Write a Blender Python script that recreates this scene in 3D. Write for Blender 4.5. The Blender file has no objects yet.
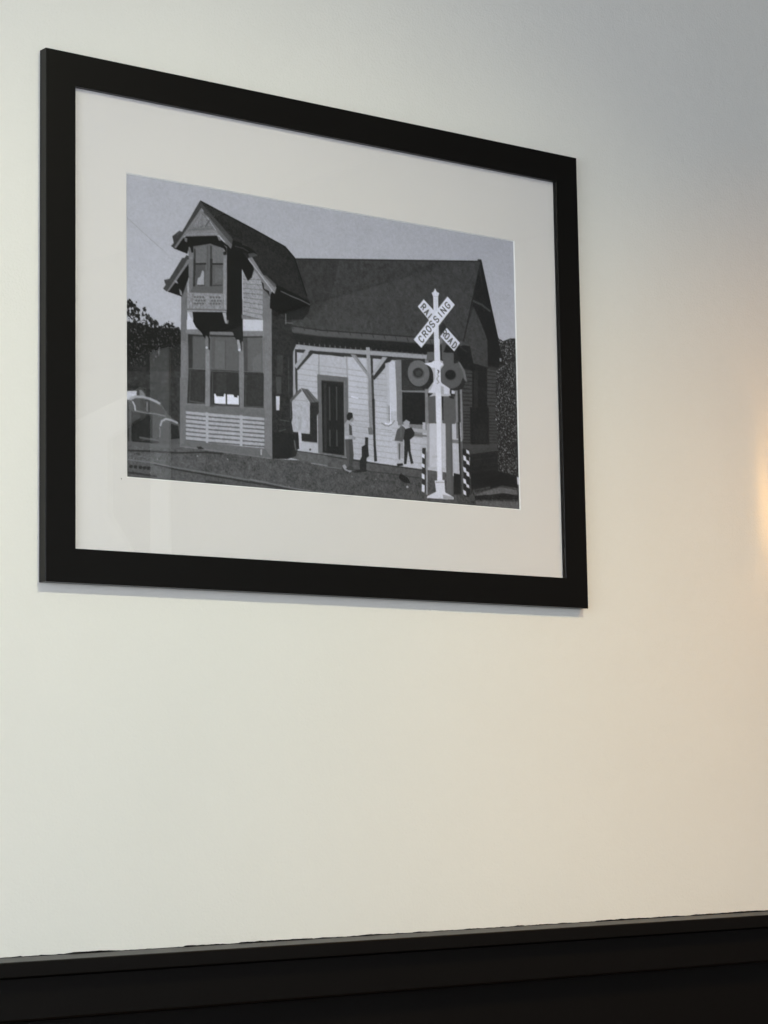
import bpy, bmesh, math, random
import numpy as np
from mathutils import Matrix

# ------------------------------------------------------------------ camera, world, lights, exposure
SC = bpy.context.scene
COL = SC.collection
SC.view_settings.view_transform = 'Standard'
SC.view_settings.look = 'None'
SC.view_settings.exposure = 0.0
SC.view_settings.gamma = 1.0
SC.view_settings.use_curve_mapping = False

cam_data = bpy.data.cameras.new('camera')
cam_data.sensor_fit = 'VERTICAL'
cam_data.sensor_height = 24.0
cam_data.lens = 2339.97 / 1024.0 * 24.0
cam_data.clip_start = 0.05
cam = bpy.data.objects.new('camera', cam_data)
COL.objects.link(cam)
cam.location = (-1.26976, -2.23980, 1.06042)
cam.rotation_euler = (math.radians(96.96162), math.radians(0.92044), math.radians(-37.88345))
SC.camera = cam

world = bpy.data.worlds.new('daylight')
SC.world = world
world.use_nodes = True
bg = world.node_tree.nodes['Background']
bg.inputs['Color'].default_value = (0.75, 0.86, 1.0, 1)
bg.inputs['Strength'].default_value = 0.5

def light(name, kind, loc, rot, energy, color, **kw):
    d = bpy.data.lights.new(name, kind)
    d.energy = energy
    d.color = color
    for k, v in kw.items():
        setattr(d, k, v)
    o = bpy.data.objects.new(name, d)
    COL.objects.link(o)
    o.location = loc
    o.rotation_euler = rot
    return o

R = math.radians
# daylight coming in through the window in the left wall
light('window_daylight', 'AREA', (-2.62, -1.75, 1.45), (0, R(-90), 0), 60, (0.80, 0.89, 1.0),
      shape='RECTANGLE', size=1.5, size_y=2.3)
# daylight through the wide window behind the tables (opposite wall)
light('far_window_daylight', 'AREA', (-0.6, -5.72, 1.5), (R(90), 0, 0), 104, (0.83, 0.895, 1.0),
      shape='RECTANGLE', size=2.4, size_y=1.5)

def aim(loc, target):
    d = [target[i] - loc[i] for i in range(3)]
    return (math.acos(-d[2] / math.sqrt(sum(v * v for v in d))), 0.0, math.atan2(d[1], d[0]) - math.pi / 2)

# beam of the ceiling lamp that lights the picture, plus two added fill spots
LAMPS = ((0.28, -1.90, 2.80), (1.55, -1.70, 2.80), (1.25, -3.30, 2.80))
light('key_or_fill_beam', 'SPOT', (LAMPS[0][0], LAMPS[0][1], 2.765), aim(LAMPS[0], (0.11, 0.0, 0.44)), 104, (1.0, 0.98, 0.71),
      spot_size=R(76), spot_blend=1.0, shadow_soft_size=0.03)
light('key_or_fill_beam', 'SPOT', (LAMPS[1][0], LAMPS[1][1], 2.765), aim(LAMPS[1], (1.36, 0.0, 0.62)), 73, (1.0, 0.47, 0.03),
      spot_size=R(58), spot_blend=1.0, shadow_soft_size=0.03)  # added amber fill that warms the lower right of the wall
light('key_or_fill_beam', 'SPOT', (LAMPS[2][0], LAMPS[2][1], 2.765), aim(LAMPS[2], (2.6, -3.45, 1.85)), 42, (0.96, 1.0, 0.95),
      spot_size=R(115), spot_blend=1.0, shadow_soft_size=0.03)  # added fill, brightens the side wall mirrored in the picture glass
BULB_STRENGTH = 6.6

# ------------------------------------------------------------------ materials
def lin(v):
    v = v / 255.0
    return v / 12.92 if v <= 0.04045 else ((v + 0.055) / 1.055) ** 2.4

def rgb(r, g, b):
    return (lin(r), lin(g), lin(b), 1.0)

def mat(name, color, rough=0.5, spec=0.5, metallic=0.0, bump=None, noise=None, coat=0.0):
    m = bpy.data.materials.new(name)
    m.use_nodes = True
    nt = m.node_tree
    b = nt.nodes['Principled BSDF']
    b.inputs['Base Color'].default_value = color
    b.inputs['Roughness'].default_value = rough
    b.inputs['Specular IOR Level'].default_value = spec
    b.inputs['Metallic'].default_value = metallic
    b.inputs['Coat Weight'].default_value = coat
    tc = nt.nodes.new('ShaderNodeTexCoord')
    if noise:                       # (scale, amount): slight unevenness of the paint itself
        n = nt.nodes.new('ShaderNodeTexNoise')
        n.inputs['Scale'].default_value = noise[0]
        n.inputs['Detail'].default_value = 5
        nt.links.new(tc.outputs['Object'], n.inputs['Vector'])
        r = nt.nodes.new('ShaderNodeMapRange')
        r.inputs['From Min'].default_value = 0.3
        r.inputs['From Max'].default_value = 0.7
        r.inputs['To Min'].default_value = 1.0 - noise[1]
        r.inputs['To Max'].default_value = 1.0 + noise[1]
        nt.links.new(n.outputs['Fac'], r.inputs['Value'])
        v = nt.nodes.new('ShaderNodeVectorMath')
        v.operation = 'SCALE'
        v.inputs[0].default_value = color[:3]
        nt.links.new(r.outputs['Result'], v.inputs['Scale'])
        nt.links.new(v.outputs['Vector'], b.inputs['Base Color'])
    if bump:                        # list of (scale, strength, distance)
        prev = None
        for sc, st, di in bump:
            n = nt.nodes.new('ShaderNodeTexNoise')
            n.inputs['Scale'].default_value = sc
            n.inputs['Detail'].default_value = 3
            nt.links.new(tc.outputs['Object'], n.inputs['Vector'])
            bp = nt.nodes.new('ShaderNodeBump')
            bp.inputs['Strength'].default_value = st
            bp.inputs['Distance'].default_value = di
            nt.links.new(n.outputs['Fac'], bp.inputs['Height'])
            if prev:
                nt.links.new(prev.outputs['Normal'], bp.inputs['Normal'])
            prev = bp
        nt.links.new(prev.outputs['Normal'], b.inputs['Normal'])
    return m

def glass_material(name, tint=(1, 1, 1, 1)):
    """Thin clear pane: light passes straight through, mirror reflection by Schlick's law on both faces."""
    m = bpy.data.materials.new(name)
    m.use_nodes = True
    nt = m.node_tree
    nt.nodes.remove(nt.nodes['Principled BSDF'])
    out = nt.nodes['Material Output']
    geo = nt.nodes.new('ShaderNodeNewGeometry')
    dot = nt.nodes.new('ShaderNodeVectorMath'); dot.operation = 'DOT_PRODUCT'
    nt.links.new(geo.outputs['Normal'], dot.inputs[0]); nt.links.new(geo.outputs['Incoming'], dot.inputs[1])
    ab = nt.nodes.new('ShaderNodeMath'); ab.operation = 'ABSOLUTE'
    nt.links.new(dot.outputs['Value'], ab.inputs[0])
    inv = nt.nodes.new('ShaderNodeMath'); inv.operation = 'SUBTRACT'; inv.inputs[0].default_value = 1.0
    nt.links.new(ab.outputs[0], inv.inputs[1])
    pw = nt.nodes.new('ShaderNodeMath'); pw.operation = 'POWER'; pw.inputs[1].default_value = 5.0
    nt.links.new(inv.outputs[0], pw.inputs[0])
    ml = nt.nodes.new('ShaderNodeMath'); ml.operation = 'MULTIPLY_ADD'
    ml.inputs[1].default_value = 0.96; ml.inputs[2].default_value = 0.04
    nt.links.new(pw.outputs[0], ml.inputs[0])
    tr = nt.nodes.new('ShaderNodeBsdfTransparent'); tr.inputs['Color'].default_value = tint
    gl = nt.nodes.new('ShaderNodeBsdfGlossy'); gl.inputs['Roughness'].default_value = 0.0
    mx = nt.nodes.new('ShaderNodeMixShader')
    nt.links.new(ml.outputs[0], mx.inputs[0])
    nt.links.new(tr.outputs[0], mx.inputs[1]); nt.links.new(gl.outputs[0], mx.inputs[2])
    nt.links.new(mx.outputs[0], out.inputs['Surface'])
    return m

M_WALL = mat('warm_white_wall_paint', (0.80, 0.778, 0.722, 1), 0.55, 0.35,
             bump=[(330.0, 0.55, 0.0010), (60.0, 0.22, 0.003), (9.0, 0.10, 0.01)], noise=(4.0, 0.012))
M_SIDE = mat('grey_side_wall_paint', (0.20, 0.20, 0.195, 1), 0.7, 0.3, bump=[(300.0, 0.2, 0.0006)])
M_LEFT = mat('pale_side_wall_paint', (0.62, 0.61, 0.58, 1), 0.7, 0.3, bump=[(300.0, 0.2, 0.0006)])
M_CEIL = mat('ceiling_paint', (0.55, 0.55, 0.53, 1), 0.85, 0.2, bump=[(200.0, 0.2, 0.001)])
M_FLOOR = mat('dark_wood_floor', (0.11, 0.07, 0.045, 1), 0.45, 0.4, noise=(9.0, 0.25))
M_WHITE = mat('white_gloss_trim', (0.86, 0.87, 0.86, 1), 0.45, 0.4)
M_DARKTRIM = mat('black_header_paint', (0.03, 0.03, 0.03, 1), 0.5, 0.4)
M_BLACK = mat('black_semigloss_trim_paint', (0.0046, 0.0036, 0.0030, 1), 0.40, 0.17,
              bump=[(160.0, 0.12, 0.0006), (14.0, 0.10, 0.002)])
M_FRAME = mat('satin_black_frame_lacquer', (0.0045, 0.0038, 0.0032, 1), 0.30, 0.22, bump=[(600.0, 0.05, 0.0002)])
M_MAT = mat('off_white_mat_board', (0.765, 0.735, 0.720, 1), 0.85, 0.15, bump=[(900.0, 0.12, 0.0002)], noise=(14.0, 0.006))
M_CORE = mat('white_mat_core', (0.90, 0.90, 0.90, 1), 0.8, 0.2)
M_GLASS = glass_material('clear_picture_glass')
M_METAL = mat('brushed_bronze', (0.10, 0.075, 0.05, 1), 0.35, 0.5, metallic=1.0)

# ------------------------------------------------------------------ mesh helpers
def obj(name, bm, material, parent=None, smooth=False):
    bmesh.ops.recalc_face_normals(bm, faces=bm.faces[:])
    me = bpy.data.meshes.new(name)
    bm.to_mesh(me)
    bm.free()
    if smooth:
        for p in me.polygons:
            p.use_smooth = True
    me.materials.append(material)
    o = bpy.data.objects.new(name, me)
    COL.objects.link(o)
    if parent:
        o.parent = parent
    return o

def structure(name, bm, material, parent=None):
    o = obj(name, bm, material, parent)
    if parent is None:
        o['kind'] = 'structure'
    return o

def thing(name, label, cat, loc):
    o = bpy.data.objects.new(name, None)
    o.empty_display_size = 0.05
    COL.objects.link(o)
    o.location = loc
    o['label'] = label
    o['category'] = cat
    return o

def add_box(bm, x0, x1, y0, y1, z0, z1, bevel=0.0):
    vs = [bm.verts.new((x, y, z)) for x in (x0, x1) for y in (y0, y1) for z in (z0, z1)]
    fs = []
    for q in ((0, 1, 3, 2), (4, 6, 7, 5), (0, 4, 5, 1), (2, 3, 7, 6), (0, 2, 6, 4), (1, 5, 7, 3)):
        fs.append(bm.faces.new([vs[i] for i in q]))
    if bevel:
        es = list({e for f in fs for e in f.edges})
        bmesh.ops.bevel(bm, geom=es, offset=bevel, segments=2, affect='EDGES', profile=0.5)
    return bm

def box(*a, **k):
    return add_box(bmesh.new(), *a, **k)

def ring_profile(outline_of, prof):
    """Sweep a closed profile [(inset, y), ...] round a rectangle with mitred corners."""
    bm = bmesh.new()
    rows = []
    for ins, y in prof:
        x0, x1, z0, z1 = outline_of
        rows.append([bm.verts.new(p) for p in ((x0 + ins, y, z0 + ins), (x1 - ins, y, z0 + ins),
                                               (x1 - ins, y, z1 - ins), (x0 + ins, y, z1 - ins))])
    n = len(rows)
    for i in range(n):
        a, b = rows[i], rows[(i + 1) % n]
        for k in range(4):
            bm.faces.new((a[k], a[(k + 1) % 4], b[(k + 1) % 4], b[k]))
    return bm

def wall_with_hole(axis, at, thick, u0, u1, z0, z1, hole):
    """Wall slab standing at axis = at (its room face), with one rectangular hole (hu0, hu1, hz0, hz1)."""
    bm = bmesh.new()
    a, b = sorted((at, at + thick))
    hu0, hu1, hz0, hz1 = hole
    for (p, q, r, s) in ((u0, hu0, z0, z1), (hu1, u1, z0, z1), (hu0, hu1, z0, hz0), (hu0, hu1, hz1, z1)):
        if axis == 'x':
            add_box(bm, a, b, p, q, r, s)
        else:
            add_box(bm, p, q, a, b, r, s)
    return bm

def extrude_profile(prof, x0, x1):
    """prof: closed [(y, z)], swept along x."""
    bm = bmesh.new()
    A = [bm.verts.new((x0, y, z)) for y, z in prof]
    B = [bm.verts.new((x1, y, z)) for y, z in prof]
    n = len(prof)
    for i in range(n):
        bm.faces.new((A[i], A[(i + 1) % n], B[(i + 1) % n], B[i]))
    bm.faces.new(A[::-1])
    bm.faces.new(B)
    return bm

# ------------------------------------------------------------------ the room
XL, XR, YB, ZC = -2.4, 2.6, -5.5, 2.80
structure('wall_back', box(XL - .12, XR + .12, 0.0, 0.12, 0.0, ZC), M_WALL)
structure('floor', box(XL - .12, XR + .12, YB - .12, 0.12, -0.1, 0.0), M_FLOOR)
structure('ceiling', box(XL - .12, XR + .12, YB - .12, 0.12, ZC, ZC + .1), M_CEIL)
structure('wall_right', box(XR, XR + .12, YB, 0.0, 0.0, ZC), M_SIDE)
LH = (-2.9, -0.6, 0.70, 2.20)
structure('wall_left', wall_with_hole('x', XL, -.12, YB, 0.0, 0.0, ZC, LH), M_LEFT)
FH = (-1.8, 0.6, 0.75, 2.25)
structure('wall_front', wall_with_hole('y', YB, -.12, XL, XR, 0.0, ZC, FH), M_LEFT)

def window(name, axis, at, hole):
    u0, u1, z0, z1 = hole
    def bx(bm, p, q, r, s, d0, d1):
        if axis == 'x':
            add_box(bm, at + d0, at + d1, p, q, r, s)
        else:
            add_box(bm, p, q, at + d0, at + d1, r, s)
    bm = bmesh.new()
    w = 0.05
    um = (u0 + u1) / 2
    for (p, q, r, s) in ((u0, u0 + w, z0, z1), (u1 - w, u1, z0, z1), (u0 + w, u1 - w, z0, z0 + w),
                         (u0 + w, u1 - w, z1 - w, z1), (um - .02, um + .02, z0 + w, z1 - w)):
        bx(bm, p, q, r, s, -.09, -.03)
    fr = structure(name, bm, M_WHITE)
    bm = bmesh.new()
    bx(bm, u0 + w, um - .02, z0 + w, z1 - w, -.062, -.058)
    bx(bm, um + .02, u1 - w, z0 + w, z1 - w, -.062, -.058)
    obj('pane', bm, M_GLASS, fr)
window('window_1', 'x', XL, LH)
window('window_2', 'y', YB, FH)

# right wall: black header above, white post and white casing with a chamfered opening (seen mirrored in the picture glass)
structure('trim_4', box(XR - .03, XR, YB, -0.1, 2.455, ZC), M_DARKTRIM)
structure('trim_5', box(XR - .008, XR, -3.896, -3.788, 0.0, 2.455), M_WHITE)
bm = bmesh.new()
prof = [(-5.4, 0.0), (-3.935, 0.0), (-3.935, 1.70), (-3.997, 1.835), (-4.129, 1.966), (-4.129, 2.213), (-4.007, 2.240), (-3.935, 2.252),
        (-3.935, 2.350), (-4.007, 2.334), (-4.321, 2.298), (-5.4, 2.298)]
A = [bm.verts.new((XR - .02, y, z)) for y, z in prof]
B = [bm.verts.new((XR, y, z)) for y, z in prof]
for i in range(len(prof)):
    j = (i + 1) % len(prof)
    bm.faces.new((A[i], A[j], B[j], B[i]))
bmesh.ops.triangle_fill(bm, edges=[e for e in bm.edges if e.verts[0] in A and e.verts[1] in A], use_beauty=True)
structure('trim_6', bm, M_WHITE)

# ------------------------------------------------------------------ chair rail and wainscot under the picture
ZR = 0.898
cap = [(0.0, ZR), (-0.0655, ZR), (-0.0665, ZR - .0004), (-0.067, ZR - .0014), (-0.067, ZR - .0150), (-0.0662, ZR - .0158), (0.0, ZR - .0158)]
rail = structure('trim_1', extrude_profile(cap, XL, XR), M_BLACK)
rnd = random.Random(5)
bm = bmesh.new()                        # black paint of the rail that runs a little up the wall with a ragged edge
prev = None
n = 1600
h = 0.001
for i in range(n + 1):
    x = XL + (XR - XL) * i / n
    h += rnd.uniform(-1, 1) * .00035 + (.0009 - h) * .10
    h = min(max(h, .0003), .0018)
    if rnd.random() < .05:
        h = rnd.choice((.0003, .0010, .0014))
    cur = [bm.verts.new((x, 0.0, ZR)), bm.verts.new((x, -.0006, ZR)), bm.verts.new((x, -.0006, ZR + h)), bm.verts.new((x, 0.0, ZR + h + .0002))]
    if prev:
        for k in range(3):
            bm.faces.new((prev[k], cur[k], cur[k + 1], prev[k + 1]))
    prev = cur
obj('paint_edge', bm, M_BLACK, rail)
apron = [(0.0, ZR - .0158), (-0.0475, ZR - .0158), (-0.0475, ZR - .0175), (-0.049, ZR - .019), (-0.049, ZR - .0605), (-0.0475, ZR - .0625),
         (-0.044, ZR - .064), (0.0, ZR - .064)]
structure('trim_2', extrude_profile(apron, XL, XR), M_BLACK)
structure('trim_3', extrude_profile([(0, ZR - .064), (-.022, ZR - .064), (-.022, .12), (0, .12)], XL, XR), M_BLACK)
structure('baseboard_back', extrude_profile([(0, .12), (-.03, .12), (-.034, .112), (-.034, 0), (0, 0)], XL, XR), M_BLACK)

# ------------------------------------------------------------------ the framed photograph
FW, FH_, FD = 0.8030, 0.600, 0.0140      # frame width, height, depth
FX, FZ = 0.0, 1.300                       # lower left outer corner
pic = thing('framed_photograph', 'black framed black-and-white photograph of an old railroad station hanging on the white wall',
            'picture', (FX + FW / 2, 0.0, FZ))
PB = pic.location
def local(bm):
    bmesh.ops.translate(bm, verts=bm.verts[:], vec=(-PB[0], -PB[1], -PB[2]))
    return bm
fr_out = (FX, FX + FW, FZ, FZ + FH_)
r = 0.0380
prof = [(0.0, -0.0002), (0.0, -FD + .0006), (0.0002, -FD + .0002), (0.0007, -FD), (r - .0006, -FD), (r - .0001, -FD + .0003), (r, -FD + .0008),
        (r, -.0083), (r - .007, -.0083), (r - .007, -.0002)]
obj('frame', local(ring_profile(fr_out, prof)), M_FRAME, pic)

mi = r - .0065                            # the mat runs under the frame's lip
mx0, mx1, mz0, mz1 = FX + mi, FX + FW - mi, FZ + mi, FZ + FH_ - mi
MY0, MY1 = -.0072, -.0059                 # front and back of the mat board
px0, px1, pz0, pz1 = 0.1094, 0.6950, 1.4238, 1.7733   # visible part of the print
bv = MY1 - MY0
ox0, ox1, oz0, oz1 = px0 - bv, px1 + bv, pz0 - bv, pz1 + bv
def rect_ring(bm, o, i, yo, yi):
    O = [bm.verts.new(p) for p in ((o[0], yo, o[2]), (o[1], yo, o[2]), (o[1], yo, o[3]), (o[0], yo, o[3]))]
    I = [bm.verts.new(p) for p in ((i[0], yi, i[2]), (i[1], yi, i[2]), (i[1], yi, i[3]), (i[0], yi, i[3]))]
    for k in range(4):
        bm.faces.new((O[k], O[(k + 1) % 4], I[(k + 1) % 4], I[k]))
    return O, I
bm = bmesh.new()
rect_ring(bm, (mx0, mx1, mz0, mz1), (ox0, ox1, oz0, oz1), MY0, MY0)
rect_ring(bm, (mx0, mx1, mz0, mz1), (px0, px1, pz0, pz1), MY1, MY1)
rect_ring(bm, (mx0, mx1, mz0, mz1), (mx0, mx1, mz0, mz1), MY0, MY1)
mat_o = obj('mat_board', local(bm), M_MAT, pic)
bm = bmesh.new()
rect_ring(bm, (ox0, ox1, oz0, oz1), (px0, px1, pz0, pz1), MY0, MY1)
core = obj('bevel', local(bm), M_CORE, mat_o)
core['label'] = 'bright white bevelled inner edge'

M_DUST = mat('dust', rgb(120, 115, 110), 0.9, 0.1)
for x, z, s in ((0.1008, 1.4206, .0016), (0.5445, 1.3835, .0010), (0.172, 1.4125, .0008), (0.212, 1.3575, .0008), (0.0495, 1.423, .0008)):
    bm = bmesh.new()                      # specks of dust caught on the mat
    bmesh.ops.create_icosphere(bm, subdivisions=1, radius=s / 2, matrix=Matrix.Translation((x, MY0 - .0001, z)))
    obj('dust_speck', local(bm), M_DUST, mat_o)

bm = box(mx0, mx1, -.0082, -.0073, mz0, mz1)
obj('glass_pane', local(bm), M_GLASS, pic)
bm = box(mx0, mx1, -.0055, -.0010, mz0, mz1)
obj('backing_board', local(bm), mat('brown_backing_board', (0.25, 0.18, 0.11, 1), 0.9, 0.1), pic)

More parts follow.
